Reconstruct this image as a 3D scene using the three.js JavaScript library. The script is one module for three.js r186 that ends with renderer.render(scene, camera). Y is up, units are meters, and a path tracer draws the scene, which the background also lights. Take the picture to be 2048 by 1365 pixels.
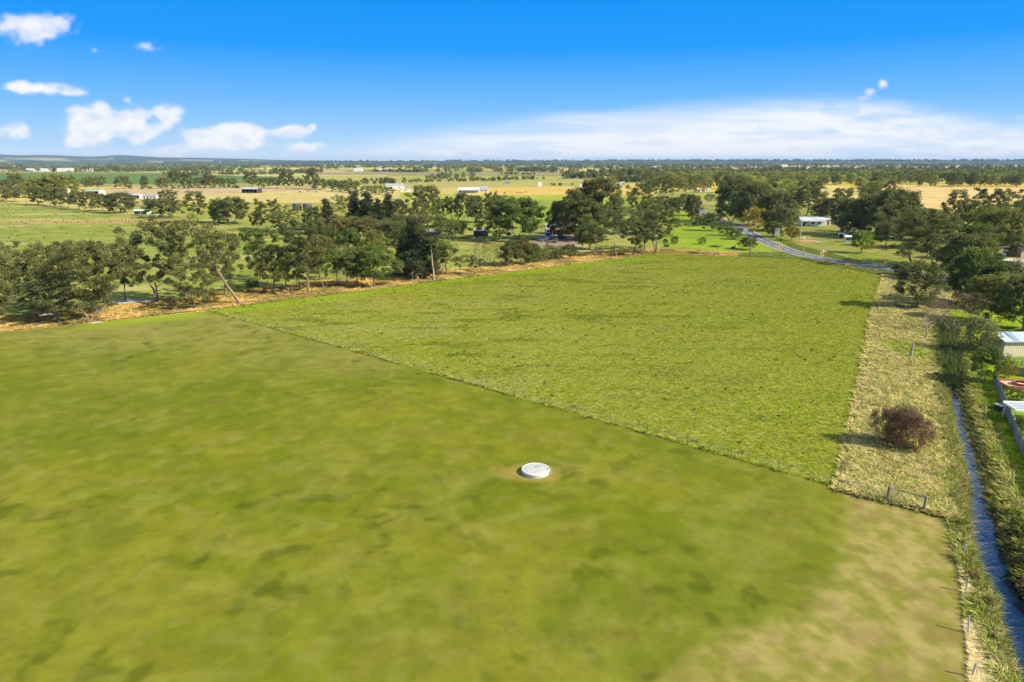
import * as THREE from 'three';
import { mergeGeometries } from 'three/addons/utils/BufferGeometryUtils.js';
import { MarchingCubes } from 'three/addons/objects/MarchingCubes.js';

// ------------------------------------------------------------------ camera, sky, sun, exposure
const scene = new THREE.Scene();
const CAM_H = 33, PITCH = 14.76 * Math.PI / 180, FPX = 1365;      // a drone 33 m over the paddock; 24 mm equivalent lens
const camera = new THREE.PerspectiveCamera(2 * Math.atan(682.5 / FPX) * 180 / Math.PI, 2048 / 1365, 0.5, 40000);
camera.position.set(0, CAM_H, 0);
camera.rotation.set(-PITCH, 0, 0);
const renderer = new THREE.WebGLRenderer({ antialias: true });
renderer.setSize(1024, 682);
renderer.toneMapping = THREE.LinearToneMapping;
const EXPOSURE = 1.7;
renderer.toneMappingExposure = EXPOSURE;
renderer.shadowMap.enabled = true;
const SUN_DIR = new THREE.Vector3(0.8, 0.66, 0.36).normalize();
const sun = new THREE.DirectionalLight(new THREE.Color(1.0, 0.9, 0.72), 5);
sun.name = 'sun';
sun.position.copy(SUN_DIR).multiplyScalar(400).add(new THREE.Vector3(0, 0, -180));
sun.target.position.set(0, 0, -180);
sun.castShadow = true;
sun.shadow.mapSize.set(4096, 4096);
Object.assign(sun.shadow.camera, { left: -300, right: 300, top: 300, bottom: -300, near: 1, far: 1200 });
scene.add(sun, sun.target);

// ------------------------------------------------------------------ small maths
const clamp = (x, a = 0, b = 1) => Math.min(b, Math.max(a, x));
const lerp = (a, b, t) => a + (b - a) * t;
const sstep = (a, b, x) => { const t = clamp((x - a) / (b - a)); return t * t * (3 - 2 * t); };
const mix3 = (a, b, t) => [lerp(a[0], b[0], t), lerp(a[1], b[1], t), lerp(a[2], b[2], t)];
function rng(seed) { let s = (seed * 2654435761) >>> 0 || 1; return () => { s = (s + 0x6D2B79F5) >>> 0; let t = Math.imul(s ^ (s >>> 15), 1 | s); t = (t + Math.imul(t ^ (t >>> 7), 61 | t)) ^ t; return ((t ^ (t >>> 14)) >>> 0) / 4294967296; }; }
function h2(ix, iy) { let h = (Math.imul(ix, 374761393) + Math.imul(iy, 668265263)) | 0; h = Math.imul(h ^ (h >>> 13), 1274126177); return ((h ^ (h >>> 16)) >>> 0) / 4294967296; }
function vn(x, y) {
  const ix = Math.floor(x), iy = Math.floor(y), fx = x - ix, fy = y - iy, u = fx * fx * (3 - 2 * fx), v = fy * fy * (3 - 2 * fy);
  const a = h2(ix, iy), b = h2(ix + 1, iy), c = h2(ix, iy + 1), d = h2(ix + 1, iy + 1);
  return a + (b - a) * u + (c - a) * v + (a - b - c + d) * u * v;
}
function fbm(x, y, o = 4) { let s = 0, a = 0.5, n = 0; for (let i = 0; i < o; i++) { s += a * vn(x, y); n += a; x = x * 2.03 + 17.1; y = y * 2.03 - 9.7; a *= 0.5; } return s / n; }

// a pixel of the 2048 x 1365 photograph -> the ground point it shows
const CP = Math.cos(PITCH), SP = Math.sin(PITCH);
function P(px, py, y = 0) {
  const u = (px - 1024) / FPX, v = (682.5 - py) / FPX, dy = -SP + v * CP, dz = -CP - v * SP, t = (y - CAM_H) / dy;
  return new THREE.Vector3(u * t, y, dz * t);
}
function heightAt(p, py) { const v = (682.5 - py) / FPX; return CAM_H + p.z * (SP - v * CP) / (CP + v * SP); }   // height over p whose picture is row py
const metresPerPx = (p) => Math.hypot(p.x, p.z, CAM_H) / FPX * Math.cos(Math.atan2(p.x, -p.z));
const V = (x, y, z) => new THREE.Vector3(x, y, z);

// ------------------------------------------------------------------ the sky: clear blue, small cumulus to the left, a pale sheet low on the right
const GRAD = [[-90, 0.30, 0.36, 0.30], [-2, 0.62, 0.80, 1.0], [0, 0.62, 0.81, 1.0], [0.9, 0.50, 0.74, 1.0], [2.8, 0.30, 0.61, 1.0], [4.7, 0.155, 0.50, 1.0], [6.6, 0.075, 0.42, 1.0], [8.3, 0.012, 0.345, 1.0], [11.8, 0.003, 0.30, 0.98], [20, 0.03, 0.22, 0.70], [45, 0.06, 0.18, 0.46], [90, 0.07, 0.16, 0.40]];
const BLOBS = [  // px, py, rx, ry, strength
  [72, 62, 72, 36, 0.62], [110, 45, 40, 22, 0.4], [25, 45, 40, 18, 0.4], [300, 96, 32, 14, 0.75], [188, 100, 14, 8, 0.45], [40, 172, 48, 12, 0.75], [95, 178, 58, 14, 0.75], [150, 187, 28, 7, 0.55],
  [165, 248, 38, 36, 1], [203, 216, 20, 15, 0.8], [188, 274, 36, 20, 1], [150, 285, 24, 12, 0.7], [275, 244, 40, 26, 0.9], [337, 232, 29, 28, 1], [285, 275, 34, 18, 0.6], [235, 246, 34, 20, 0.5],
  [33, 264, 38, 18, 1.0], [455, 282, 76, 27, 1.1], [470, 263, 34, 16, 1.1], [402, 274, 24, 15, 0.9], [500, 272, 22, 20, 1.1], [345, 304, 38, 14, 1], [575, 264, 44, 11, 1], [588, 260, 20, 12, 1], [612, 297, 40, 14, 1], [560, 313, 28, 7, 0.7],
  [1880, -330, 150, 90, 0.9], [2080, -400, 180, 110, 1], [2120, -280, 160, 80, 1], [2280, -350, 180, 110, 1], [1960, -250, 110, 50, 0.8],
  [625, 254, 9, 8, 0.6], [250, 199, 15, 9, 0.45], [1766, 168, 11, 12, 0.55], [1744, 184, 18, 9, 0.5], [1725, 197, 20, 8, 0.4], [905, 309, 30, 9, 0.9], [940, 303, 18, 8, 0.9], [872, 311, 12, 9, 0.8], [1912, 293, 24, 7, 0.8], [1890, 262, 24, 14, 0.45], [1925, 258, 20, 8, 0.45], [2040, 238, 30, 8, 0.6]];
const SHEET = [[520, 318], [660, 294], [830, 264], [1000, 240], [1150, 216], [1250, 205], [1400, 203], [1550, 192], [1700, 186], [1800, 196], [1900, 218], [2000, 236], [2100, 236], [2600, 240], [4000, 260]];
function sheetTop(px) { if (px <= SHEET[0][0]) return 330; for (let i = 1; i < SHEET.length; i++) if (px < SHEET[i][0]) return lerp(SHEET[i - 1][1], SHEET[i][1], (px - SHEET[i - 1][0]) / (SHEET[i][0] - SHEET[i - 1][0])); return 270; }
function skyAt(az, el, out) {          // radians; az from straight ahead, positive to the right
  const e = el * 180 / Math.PI; let i = 1; while (i < GRAD.length - 1 && e > GRAD[i][0]) i++;
  const a = GRAD[i - 1], b = GRAD[i], t = clamp((e - a[0]) / (b[0] - a[0]));
  let c = [lerp(a[1], b[1], t), lerp(a[2], b[2], t), lerp(a[3], b[3], t)];
  if (e > -1) {
    const front = Math.cos(az), k = Math.cos(el) * Math.cos(az), yr = Math.sin(el);
    const zc = k * CP - yr * SP;
    if (front > 0.25 && zc > 0.1 && e < 26) {
      const px = 1024 + FPX * Math.cos(el) * Math.sin(az) / zc, py = 682.5 - FPX * (yr * CP + k * SP) / zc;
      // the sheet of high cloud, drawn out into streaks
      const wx = 60 * fbm(px / 160 + 7, py / 60, 3), n1 = fbm((px + wx) / 300 + 3, py / 26, 5), n2 = fbm((px + wx) / 110, py / 11 + 40, 6), n3 = fbm(px / 46 + 20, py / 20, 4);
      const top = sheetTop(px) + (n1 - 0.5) * 60 + (n2 - 0.5) * 30, cover = sstep(top - 14, top + 62, py);
      let s = cover * clamp(0.18 + 1.05 * sstep(0.22, 0.74, 0.55 * n1 + 0.45 * n2 + 0.22 * cover));
      const hole = sstep(0.52, 0.70, n3) * sstep(1380, 1500, px) * sstep(310, 250, py);
      s = clamp(s * (1 - 0.4 * hole) + 0.12 * cover * (n3 - 0.5));
      s = Math.max(s, 0.5 * sstep(280, 318, py) * (0.25 + n1));
      c = mix3(c, mix3([0.78, 0.87, 1.0], [1.0, 1.0, 1.02], sstep(0.3, 0.62, n2)), s * 0.97);
      // cumulus
      let d = 0, y0 = 0;
      if (py > -40 ? px < 700 || px > 840 : px > 1650 && py > -560) for (const q of BLOBS) {
        const dx = (px - q[0]) / q[2], dy = (py - q[1]) / q[3], r = dx * dx + dy * dy;
        if (r < 3) { const v = q[4] * Math.exp(-r * 1.1); if (v > 0.02) { d += v * (1 - d * 0.35); y0 = Math.max(y0, dy); } }
      }
      if (d > 0.03) {
        const n = fbm(px / 34, py / 22 + 80, 6), f = fbm(px / 11 + 30, py / 8, 4), m = fbm(px / 30 + 50, py / 18, 5);
        const al = sstep(0.15, 0.64, d * (0.25 + 1.25 * n) + (n - 0.5) * 0.5 * sstep(0.05, 0.4, d) + (f - 0.5) * 0.28);
        const shade = sstep(0.36, 0.66, m) * (0.35 + 0.4 * sstep(-0.4, 0.8, y0));
        const strength = clamp(0.5 + d * 0.6, 0, 1);
        c = mix3(c, mix3([1.0, 1.0, 1.02], [0.66, 0.76, 0.97], shade), al * strength);
      }
    } else {
      // unseen clouds outside the frame, made denser and brighter to fill the shadows
      const u = Math.sin(az) / Math.tan(Math.max(el, 0.03)), w = Math.cos(az) / Math.tan(Math.max(el, 0.03));
      const n = fbm(u * 0.9 + 33, w * 0.9 - 7, 5), al = sstep(0.51, 0.66, n) * 0.85 * sstep(3, 10, e);
      c = mix3(c, [1.5, 1.5, 1.52], al);
      c = mix3(c, [0.85, 0.92, 1.0], 0.6 * sstep(7, 1, e) * fbm(az * 6, e / 1.5, 4));
    }
  }
  out[0] = c[0] / EXPOSURE; out[1] = c[1] / EXPOSURE; out[2] = c[2] / EXPOSURE;
}
{
  const W = 4096, H = 2048, data = new Float32Array(W * H * 4), c = [0, 0, 0];
  for (let r = 0; r < H; r++) {
    const el = ((r + 0.5) / H - 0.5) * Math.PI, e = el * 180 / Math.PI, step = e < -2 || e > 89 ? 4096 : e > 16 ? 4 : 1;
    for (let q = 0; q < W; q += step) {
      const lon = ((q + 0.5) / W - 0.5) * 2 * Math.PI;               // x = cos(lon), z = sin(lon)
      let az = lon + Math.PI / 2; if (az > Math.PI) az -= 2 * Math.PI;  // straight ahead is -z
      skyAt(az, el, c);
      for (let k = q; k < q + step && k < W; k++) { const o = (r * W + k) * 4; data[o] = c[0]; data[o + 1] = c[1]; data[o + 2] = c[2]; data[o + 3] = 1; }
    }
  }
  const sky = new THREE.DataTexture(data, W, H, THREE.RGBAFormat, THREE.FloatType);
  sky.mapping = THREE.EquirectangularReflectionMapping; sky.magFilter = THREE.LinearFilter; sky.minFilter = THREE.LinearFilter; sky.needsUpdate = true;
  scene.background = sky; scene.environment = sky;
}
scene.fog = new THREE.FogExp2(new THREE.Color(0.5, 0.73, 1.0), 0.00004);

// ------------------------------------------------------------------ helpers
const counts = {};
function numbered(n) { const k = counts[n] = (counts[n] ?? -1) + 1; return k ? n + '_' + String(k).padStart(3, '0') : n; }
function tag(o, label, category, group, kind) { const u = o.userData = {}; if (label) u.label = label; if (category) u.category = category; if (group) u.group = group; if (kind) u.kind = kind; return o; }
function shadow(o) { o.traverse((m) => { if (m.isMesh) { m.castShadow = true; m.receiveShadow = true; } }); return o; }
function thing(name, label, category, p, turn = 0, group) { const o = new THREE.Group(); o.name = numbered(name); o.position.copy(p); o.rotation.y = turn; tag(o, label, category, group); scene.add(o); return o; }
function part(name, geo, mat, parent, label) { const m = new THREE.Mesh(geo, mat); m.name = name; if (label) m.userData = { label }; m.castShadow = m.receiveShadow = true; parent.add(m); return m; }
function struct(name, label, category, geo, mat) { const m = new THREE.Mesh(geo, mat); m.name = numbered(name); tag(m, label, category, null, 'structure'); m.receiveShadow = m.castShadow = true; scene.add(m); return m; }
const C = (r, g, b) => new THREE.Color().setRGB(r, g, b);
const matte = (o) => new THREE.MeshPhysicalMaterial({ roughness: 1, specularIntensity: 0.1, side: THREE.DoubleSide, ...o });
function mat(r, g, b, rough = 0.85, metal = 0, extra = {}) { return new THREE.MeshStandardMaterial({ color: C(r, g, b), roughness: rough, metalness: metal, side: THREE.DoubleSide, ...extra }); }
const LUT = new Uint8Array(4097); for (let i = 0; i <= 4096; i++) { const x = i / 4096; LUT[i] = Math.round(255 * (x <= 0.0031308 ? 12.92 * x : 1.055 * Math.pow(x, 1 / 2.4) - 0.055)); }
const s8 = (x) => LUT[Math.round(clamp(x) * 4096)];
function texture(nx, ny, f) {                       // f(u, v) -> linear colour
  const d = new Uint8Array(nx * ny * 4);
  for (let j = 0; j < ny; j++) for (let i = 0; i < nx; i++) { const c = f((i + 0.5) / nx, (j + 0.5) / ny), o = (j * nx + i) * 4; d[o] = s8(c[0]); d[o + 1] = s8(c[1]); d[o + 2] = s8(c[2]); d[o + 3] = 255; }
  const t = new THREE.DataTexture(d, nx, ny); t.colorSpace = THREE.SRGBColorSpace; t.magFilter = THREE.LinearFilter; t.minFilter = THREE.LinearMipmapLinearFilter; t.generateMipmaps = true; t.wrapS = t.wrapT = THREE.RepeatWrapping; t.needsUpdate = true;
  return t;
}
function inside(poly, x, z) { let c = false; for (let i = 0, j = poly.length - 1; i < poly.length; j = i++) { const a = poly[i], b = poly[j]; if ((a.z > z) !== (b.z > z) && x < (b.x - a.x) * (z - a.z) / (b.z - a.z) + a.x) c = !c; } return c; }
function bounds(poly) { let x0 = 1e9, x1 = -1e9, z0 = 1e9, z1 = -1e9; for (const p of poly) { x0 = Math.min(x0, p.x); x1 = Math.max(x1, p.x); z0 = Math.min(z0, p.z); z1 = Math.max(z1, p.z); } return { x0, x1, z0, z1 }; }
function distLine(x, z, line) { let m = 1e9; for (let i = 1; i < line.length; i++) { const a = line[i - 1], b = line[i], dx = b.x - a.x, dz = b.z - a.z, t = clamp(((x - a.x) * dx + (z - a.z) * dz) / (dx * dx + dz * dz)); m = Math.min(m, Math.hypot(x - a.x - dx * t, z - a.z - dz * t)); } return m; }
function sheetGeo(poly, y, holes = []) {
  const s = new THREE.Shape(poly.map((p) => new THREE.Vector2(p.x, -p.z)));
  for (const h of holes) s.holes.push(new THREE.Path(h.map((p) => new THREE.Vector2(p.x, -p.z))));
  const g = new THREE.ShapeGeometry(s); g.rotateX(-Math.PI / 2); g.translate(0, y, 0); return g;
}
function boxUV(g, b) { const p = g.attributes.position, uv = new Float32Array(p.count * 2); for (let i = 0; i < p.count; i++) { uv[2 * i] = (p.getX(i) - b.x0) / (b.x1 - b.x0); uv[2 * i + 1] = (p.getZ(i) - b.z0) / (b.z1 - b.z0); } g.setAttribute('uv', new THREE.BufferAttribute(uv, 2)); return g; }
function field(name, label, category, poly, y, n, colour, holes) {   // one sheet of ground with its own unrepeated colour map
  const b = bounds(poly), g = boxUV(sheetGeo(poly, y, holes), b), ar = Math.sqrt((b.x1 - b.x0) / (b.z1 - b.z0)), nx = clamp(Math.round(n * ar), 32, 2048), ny = clamp(Math.round(n / ar), 32, 2048);
  const t = texture(nx, ny, (u, v) => colour(lerp(b.x0, b.x1, u), lerp(b.z0, b.z1, v)));
  return struct(name, label, category, g, matte({ map: t }));
}
const Q = (list) => list.map(([x, y]) => P(x, y));
function geo(pos, idx, col) { const g = new THREE.BufferGeometry(); g.setAttribute('position', new THREE.Float32BufferAttribute(pos, 3)); if (col) g.setAttribute('color', new THREE.Float32BufferAttribute(col, 3)); g.setIndex(idx); return g; }
function bx(w, h, d, x = 0, y = 0, z = 0, ry = 0, rz = 0, rx = 0) { const g = new THREE.BoxGeometry(w, h, d); if (rx) g.rotateX(rx); if (rz) g.rotateZ(rz); if (ry) g.rotateY(ry); g.translate(x, y, z); return g; }
function cyl(r0, r1, h, x = 0, y = 0, z = 0, n = 8) { const g = new THREE.CylinderGeometry(r1, r0, h, n); g.translate(x, y + h / 2, z); return g; }
function bar(a, b, r0, r1 = r0, n = 6) { const d = b.clone().sub(a), g = new THREE.CylinderGeometry(r1, r0, d.length(), n); g.applyQuaternion(new THREE.Quaternion().setFromUnitVectors(V(0, 1, 0), d.clone().normalize())); g.translate((a.x + b.x) / 2, (a.y + b.y) / 2, (a.z + b.z) / 2); return g; }
const merged = (l) => mergeGeometries(l.map((g) => { const q = g.index ? g.toNonIndexed() : g; for (const k of Object.keys(q.attributes)) if (k !== 'position' && k !== 'normal' && k !== 'uv') q.deleteAttribute(k); return q; }));

// ------------------------------------------------------------------ the ground
const smooth = (pts, n = 8) => new THREE.CatmullRomCurve3(pts, false, 'centripetal').getPoints(pts.length * n);
// the drain: centre line of the water surface
const WATER_Y = -0.85;
const drain = smooth([[1893, 655], [1896, 690], [1902, 740], [1907, 773], [1912, 805], [1923, 850], [1935, 900], [1949, 950], [1958, 1009], [1969, 1059], [1978, 1100], [1999, 1164], [2030, 1219], [2048, 1290], [2100, 1420], [2190, 1620]].map(([x, y]) => P(x, y, WATER_Y)), 6);
function offsetLine(line, off, y) { return line.map((p, i) => { const a = line[Math.max(0, i - 1)], b = line[Math.min(line.length - 1, i + 1)], l = Math.hypot(b.x - a.x, b.z - a.z), o = typeof off === 'function' ? off(i) : off; return V(p.x - (b.z - a.z) / l * o, y, p.z + (b.x - a.x) / l * o); }); }
// walking down the drain towards the camera, positive offsets lie to the photograph's left
const bankL = offsetLine(drain, (i) => 2.35 + 0.3 * vn(i * 0.21, 3), 0), bankR = offsetLine(drain, (i) => -2.5 - 0.4 * vn(i * 0.17, 9), 0);
const corridor = [...bankL, ...bankR.slice().reverse()];
const palette = { lime: [0.155, 0.235, 0.020], fresh: [0.115, 0.185, 0.022], olive: [0.16, 0.165, 0.04], straw: [0.40, 0.31, 0.13], tan: [0.44, 0.32, 0.16], gold: [0.50, 0.36, 0.08], brown: [0.27, 0.165, 0.055], dark: [0.045, 0.10, 0.035], deep: [0.055, 0.095, 0.018], earth: [0.22, 0.14, 0.09], grey: [0.3, 0.29, 0.27] };
const K = palette;
function grass(x, z, a, b, c, big = 30, fine = 2.2) {      // three tones of pasture in patches
  const m = fbm(x / big, z / big, 4), n = fbm(x / fine + 31, z / fine, 4), f = fbm(x * 1.7 / fine + 5, z * 1.7 / fine, 3);
  let q = mix3(a, b, sstep(0.35, 0.65, m)); q = mix3(q, c, sstep(0.45, 0.8, n) * 0.7); const k = 0.72 + 0.56 * f; return [q[0] * k, q[1] * k, q[2] * k];
}
{ // the plain to the horizon, a patchwork of paddocks
  const poly = []; for (let i = 0; i < 96; i++) poly.push(V(Math.cos(i / 96 * 2 * Math.PI) * 26000, 0, Math.sin(i / 96 * 2 * Math.PI) * 26000));
  const tones = [K.olive, K.fresh, K.tan, K.dark, [0.13, 0.14, 0.05], K.straw, [0.10, 0.14, 0.035], [0.20, 0.17, 0.08], K.gold, [0.12, 0.16, 0.04]];
  const B = { x0: -9000, x1: 9000, z0: -13000, z1: 1000 };
  const t = texture(2048, 2048, (u, v) => {
    const x = lerp(B.x0, B.x1, u), z = lerp(B.z0, B.z1, v), a = 0.21, X = x * Math.cos(a) - z * Math.sin(a), Z = x * Math.sin(a) + z * Math.cos(a);
    const row = Math.floor(Z / 330 + 0.3 * vn(X / 900, 4)), col = Math.floor((X + h2(row, 5) * 900) / 640), q = tones[Math.floor(h2(row * 7 + 1, col * 3 + 2) * tones.length)], k = 0.75 + 0.5 * fbm(x / 45, z / 45, 4);
    return mix3([1.3 * q[0] * k, 1.35 * q[1] * k, q[2] * k], [0.22, 0.225, 0.055], 0.4);
  });
  t.wrapS = t.wrapT = THREE.MirroredRepeatWrapping;
  const g = boxUV(sheetGeo(poly, -0.02, [corridor]), B);
  struct('ground', 'flat farmland plain of many paddocks reaching to the horizon', 'ground', g, matte({ map: t }));
}
const dryTop = [[-500, 690], [0, 634], [130, 622], [215, 610], [300, 604], [380, 593], [480, 581], [600, 567], [800, 548], [1000, 530], [1180, 504], [1320, 498], [1480, 505]];
const nearFence = [P(414, 621), P(1914, 1042)], backFence = [P(414, 621), P(1320, 507.5)];
const rushPatch = P(205, 443);
field('pasture', 'green rush-dotted pasture beyond the row of gums at left', 'field', Q([...dryTop, [1330, 455], [1100, 440], [700, 432], [560, 440], [400, 432], [250, 428], [150, 418], [0, 405], [-500, 400]]), 0.006, 900, (x, z) => {
  let q = grass(x, z, [0.175, 0.215, 0.03], [0.225, 0.24, 0.05], [0.28, 0.265, 0.075], 38, 5);
  const dx = (x - rushPatch.x) / 62, dz = (z - rushPatch.z) / 20, r = Math.hypot(dx, dz) + 0.5 * (fbm(x / 14, z / 9, 3) - 0.5);
  q = mix3(q, mix3(K.brown, K.straw, fbm(x / 6, z / 3, 3)), 0.8 * sstep(1.1, 0.5, r));
  const pale = sstep(0.62, 0.75, fbm(x / 34 + 7, z / 15 + 2, 3)); return mix3(q, [0.42, 0.36, 0.15], 0.5 * pale);
});
field('dry_grass_field', 'strip of dry golden grass under the row of gums', 'field', Q([[-500, 717], [0, 666], [414, 622.5], [1320, 507.5], [1480, 513], ...dryTop.slice().reverse()]), 0.012, 900, (x, z) => grass(x, z, [0.42, 0.29, 0.075], [0.50, 0.37, 0.12], [0.22, 0.18, 0.045], 12, 1.6));
// the two paddocks
const rankEdge = [P(1768, 551), P(1752, 640), P(1737, 760), P(1716, 880), P(1697, 981.5)];
const heroPoly = [P(414, 621), P(1320, 507.5), P(1590, 517), ...rankEdge];
field('mown_field', 'large green paddock, mown and dotted with dark tussocks, inside the fences', 'field', heroPoly, 0.018, 1600, (x, z) => {
  const back = distLine(x, z, backFence), side = distLine(x, z, rankEdge);
  const left = sstep(40, -60, x + 0.25 * z);                     // rougher towards the left
  let q = grass(x, z, [0.185, 0.21, 0.018], [0.205, 0.215, 0.024], [0.25, 0.235, 0.05], 26, 1.5);
  const n = fbm(x / 9 + 3, z / 3.4 - 8, 4); q = mix3(q, [0.105, 0.125, 0.018], 0.65 * sstep(0.52, 0.72, n) * (0.25 + 0.75 * left));
  q = mix3(q, [0.24, 0.225, 0.10], 0.5 * sstep(0.56, 0.72, fbm(x / 16 - 4, z / 5, 4)) * left);
  const swath = 0.5 + 0.5 * Math.sin((x * 0.83 + z * 0.55 + 5 * fbm(x / 40, z / 40, 2)) * 2 * Math.PI / 3.1); q = mix3(q, [0.19, 0.23, 0.045], 0.22 * swath * (1 - left * 0.6));
  q = mix3(q, [0.185, 0.255, 0.014], 0.85 * sstep(11, 3, back + 4 * fbm(x / 7, z / 7, 2)));
  q = mix3(q, [0.205, 0.225, 0.018], 0.5 * sstep(22, 6, side));
  const f = 0.7 + 0.6 * vn(x * 3.1, z * 3.1); return [q[0] * f, q[1] * f, q[2] * f];
});
const rankPoly = [...rankEdge.slice(0, 1), P(1836, 562), P(1850, 610), ...bankL.filter((p) => p.z > P(1857, 690).z && p.z < P(1914, 1042).z + 0.5), P(1914, 1042), ...rankEdge.slice(1).reverse()];
function straw(x, z) {
  const n = fbm(x / 1.5, z / 1.5, 4), m = fbm(x / 5 + 12, z / 5, 3), o = fbm(x / 1.3 - 4, z / 1.3 + 8, 3);
  let q = mix3([0.20, 0.215, 0.045], [0.44, 0.35, 0.15], sstep(0.34, 0.66, n)); q = mix3(q, [0.33, 0.22, 0.11], 0.6 * sstep(0.54, 0.74, m)); const k = 0.65 + 0.7 * o; return [q[0] * k, q[1] * k, q[2] * k];
}
field('rough_grass_field', 'rank straw-coloured grass strip between the mown paddock and the drain', 'field', rankPoly, 0.022, 700, straw);
const strawLine = Q([[1690, 975], [1688, 1060], [1675, 1130], [1640, 1200], [1560, 1240], [1470, 1265], [1400, 1310], [1330, 1375], [1250, 1480], [1150, 2000], [2600, 2000], [2400, 975]]);
const trough = P(1071, 946);
field('soft_grass_field', 'smooth green paddock in front with a round trough', 'field', [P(-500, 717), P(0, 666), P(414, 622.5), P(1914, 1043.5), P(1945, 1365), V(24, 0, -12), V(-40, 0, -8), V(-190, 0, -60)], 0.026, 1100, (x, z) => {
  const far = sstep(-90, -150, z);
  const a = fbm(x / 13, z / 13, 4), b = fbm(x / 1.9 + 9, z / 1.9, 3), c = fbm(x / 6 - 20, z / 6 + 3, 3), e = fbm(x / 1.9 + 50, z / 1.9, 2);
  const fine = fbm(x / 1.4 + 70, z / 1.4, 3);
  let q = mix3([0.142, 0.172, 0.009], [0.198, 0.205, 0.014], sstep(0.3, 0.7, a));
  q = mix3(q, [0.275, 0.255, 0.072], 0.8 * sstep(0.38, 0.66, fbm(x / 30 + 2, z / 22, 3)) * (0.1 + 0.9 * far)); q = mix3(q, [0.255, 0.245, 0.068], 0.5 * far);
  q = mix3(q, [0.24, 0.235, 0.035], 0.35 * sstep(0.5, 0.8, c)); q = mix3(q, [0.115, 0.155, 0.006], 0.4 * sstep(0.48, 0.72, fbm(x / 3 + 3, z / 3, 3))); q = mix3(q, [0.19, 0.165, 0.03], 0.3 * sstep(0.56, 0.75, fbm(x / 3.5 + 60, z / 3.5, 3)));
  q = mix3(q, [0.07, 0.092, 0.006], 0.6 * sstep(0.54, 0.80, b) * sstep(0.42, 0.60, fbm(x / 17 - 3, z / 12, 3))); q = mix3(q, [0.26, 0.26, 0.055], 0.3 * sstep(0.5, 0.8, e));
  { const k = 0.64 + 0.30 * fine; q = [q[0] * k, q[1] * k, q[2] * k]; }
  for (const o of [0, 1.7]) { const dt = Math.abs(x - lerp(P(880, 950).x, P(1010, 1240).x, (z - P(880, 950).z) / (P(1010, 1240).z - P(880, 950).z)) - o + 0.8 * (vn(z / 5, 3) - 0.5)); q = mix3(q, [0.23, 0.22, 0.045], 0.22 * sstep(0.6, 0.05, dt) * sstep(0.35, 0.7, e) * sstep(P(900, 930).z, P(900, 1020).z, z)); }
  const fx = (x - trough.x + 0.5) / 5.0, fz = (z - trough.z) / 2.4; q = mix3(q, [0.28, 0.21, 0.06], 0.6 * sstep(1.15, 0.5, Math.hypot(fx, fz) + 0.9 * (b - 0.5)));
  const back = distLine(x, z, [P(-500, 717), P(0, 666), P(414, 622.5)]), st = sstep(9, 2, back) * sstep(0.42, 0.6, fbm(x / 12 + 40, z / 12, 2)); q = mix3(q, [0.21, 0.27, 0.02], st);
  const wob = 2.2 * (fbm(x / 2.5, z / 2.5, 3) - 0.5), dl = distLine(x, z, strawLine), ins = inside(strawLine, x, z) ? dl : -dl, w = sstep(-1.2, 1.6, ins + wob);
  if (w > 0) { const n = fbm(x / 1.1, z / 1.3, 3), m = fbm(x / 1.9 + 8, z / 1.9, 3); let s = mix3([0.165, 0.165, 0.026], [0.285, 0.24, 0.075], sstep(0.2, 0.8, n)); s = mix3(s, [0.19, 0.13, 0.055], 0.45 * sstep(0.45, 0.8, m)); q = mix3(q, s, w); }
  const g = 0.93 + 0.14 * vn(x * 4, z * 4); return [q[0] * g, q[1] * g, q[2] * g];
});
field('bank_grass_field', 'dry grass verge between the front paddock and the drain', 'field', [P(1914, 1043), ...bankL.filter((p) => p.z > P(1914, 1043).z && p.z < P(2060, 1900).z - 0.5), V(24.2, 0, -12), P(1945, 1365)], 0.02, 500, (x, z) => mix3(straw(x, z), [0.42, 0.35, 0.17], 0.35));
const drainRight = [...bankR.filter((p, i) => i > 6), V(26.5, 0, -12), V(90, 0, -12), V(170, 0, -150), P(2200, 560), P(1905, 585), P(1898, 655)];
field('garden_lawn', 'bright green mown strip and back gardens right of the drain', 'lawn', drainRight, 0.01, 700, (x, z) => grass(x, z, [0.19, 0.29, 0.012], [0.14, 0.225, 0.01], [0.25, 0.29, 0.03], 7, 1.4));
// fields further out
const F = (n, label, poly, y, tex, a, b, c, big, fine) => field(n, label, 'field', Q(poly), y, tex, (x, z) => grass(x, z, a, b, c, big, fine));
F('roadside_field', 'bright green paddock with resting cattle left of the road', [[1320, 498], [1480, 505], [1590, 517], [1600, 508], [1500, 470], [1400, 427], [1330, 412], [1330, 455]], 0.03, 400, [0.19, 0.27, 0.015], [0.16, 0.23, 0.018], [0.23, 0.25, 0.04], 22, 3);
F('house_field', 'grassy house block right of the road', [[1395, 416], [1484, 447], [1572, 488], [1668, 517], [1755, 531], [1900, 554], [2200, 584], [2200, 425], [1700, 410], [1430, 396]], 0.034, 600, [0.15, 0.19, 0.02], [0.19, 0.2, 0.04], [0.27, 0.22, 0.09], 14, 3);
F('verge_field', 'grass verge between the paddock fence and the road', [[1470, 506], [1480, 513], [1590, 518], [1768, 552], [1836, 563], [1860, 640], [1893, 655], [1905, 588], [2200, 622], [2200, 584], [1900, 555], [1668, 518], [1560, 500]], 0.036, 500, [0.20, 0.22, 0.05], [0.30, 0.26, 0.10], [0.15, 0.21, 0.03], 12, 2.5);
F('near_green_field', 'green paddock behind the parked cars', [[830, 450], [1330, 455], [1330, 398], [830, 402]], 0.03, 400, [0.17, 0.24, 0.018], [0.21, 0.25, 0.03], [0.25, 0.25, 0.05], 40, 5);
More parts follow.
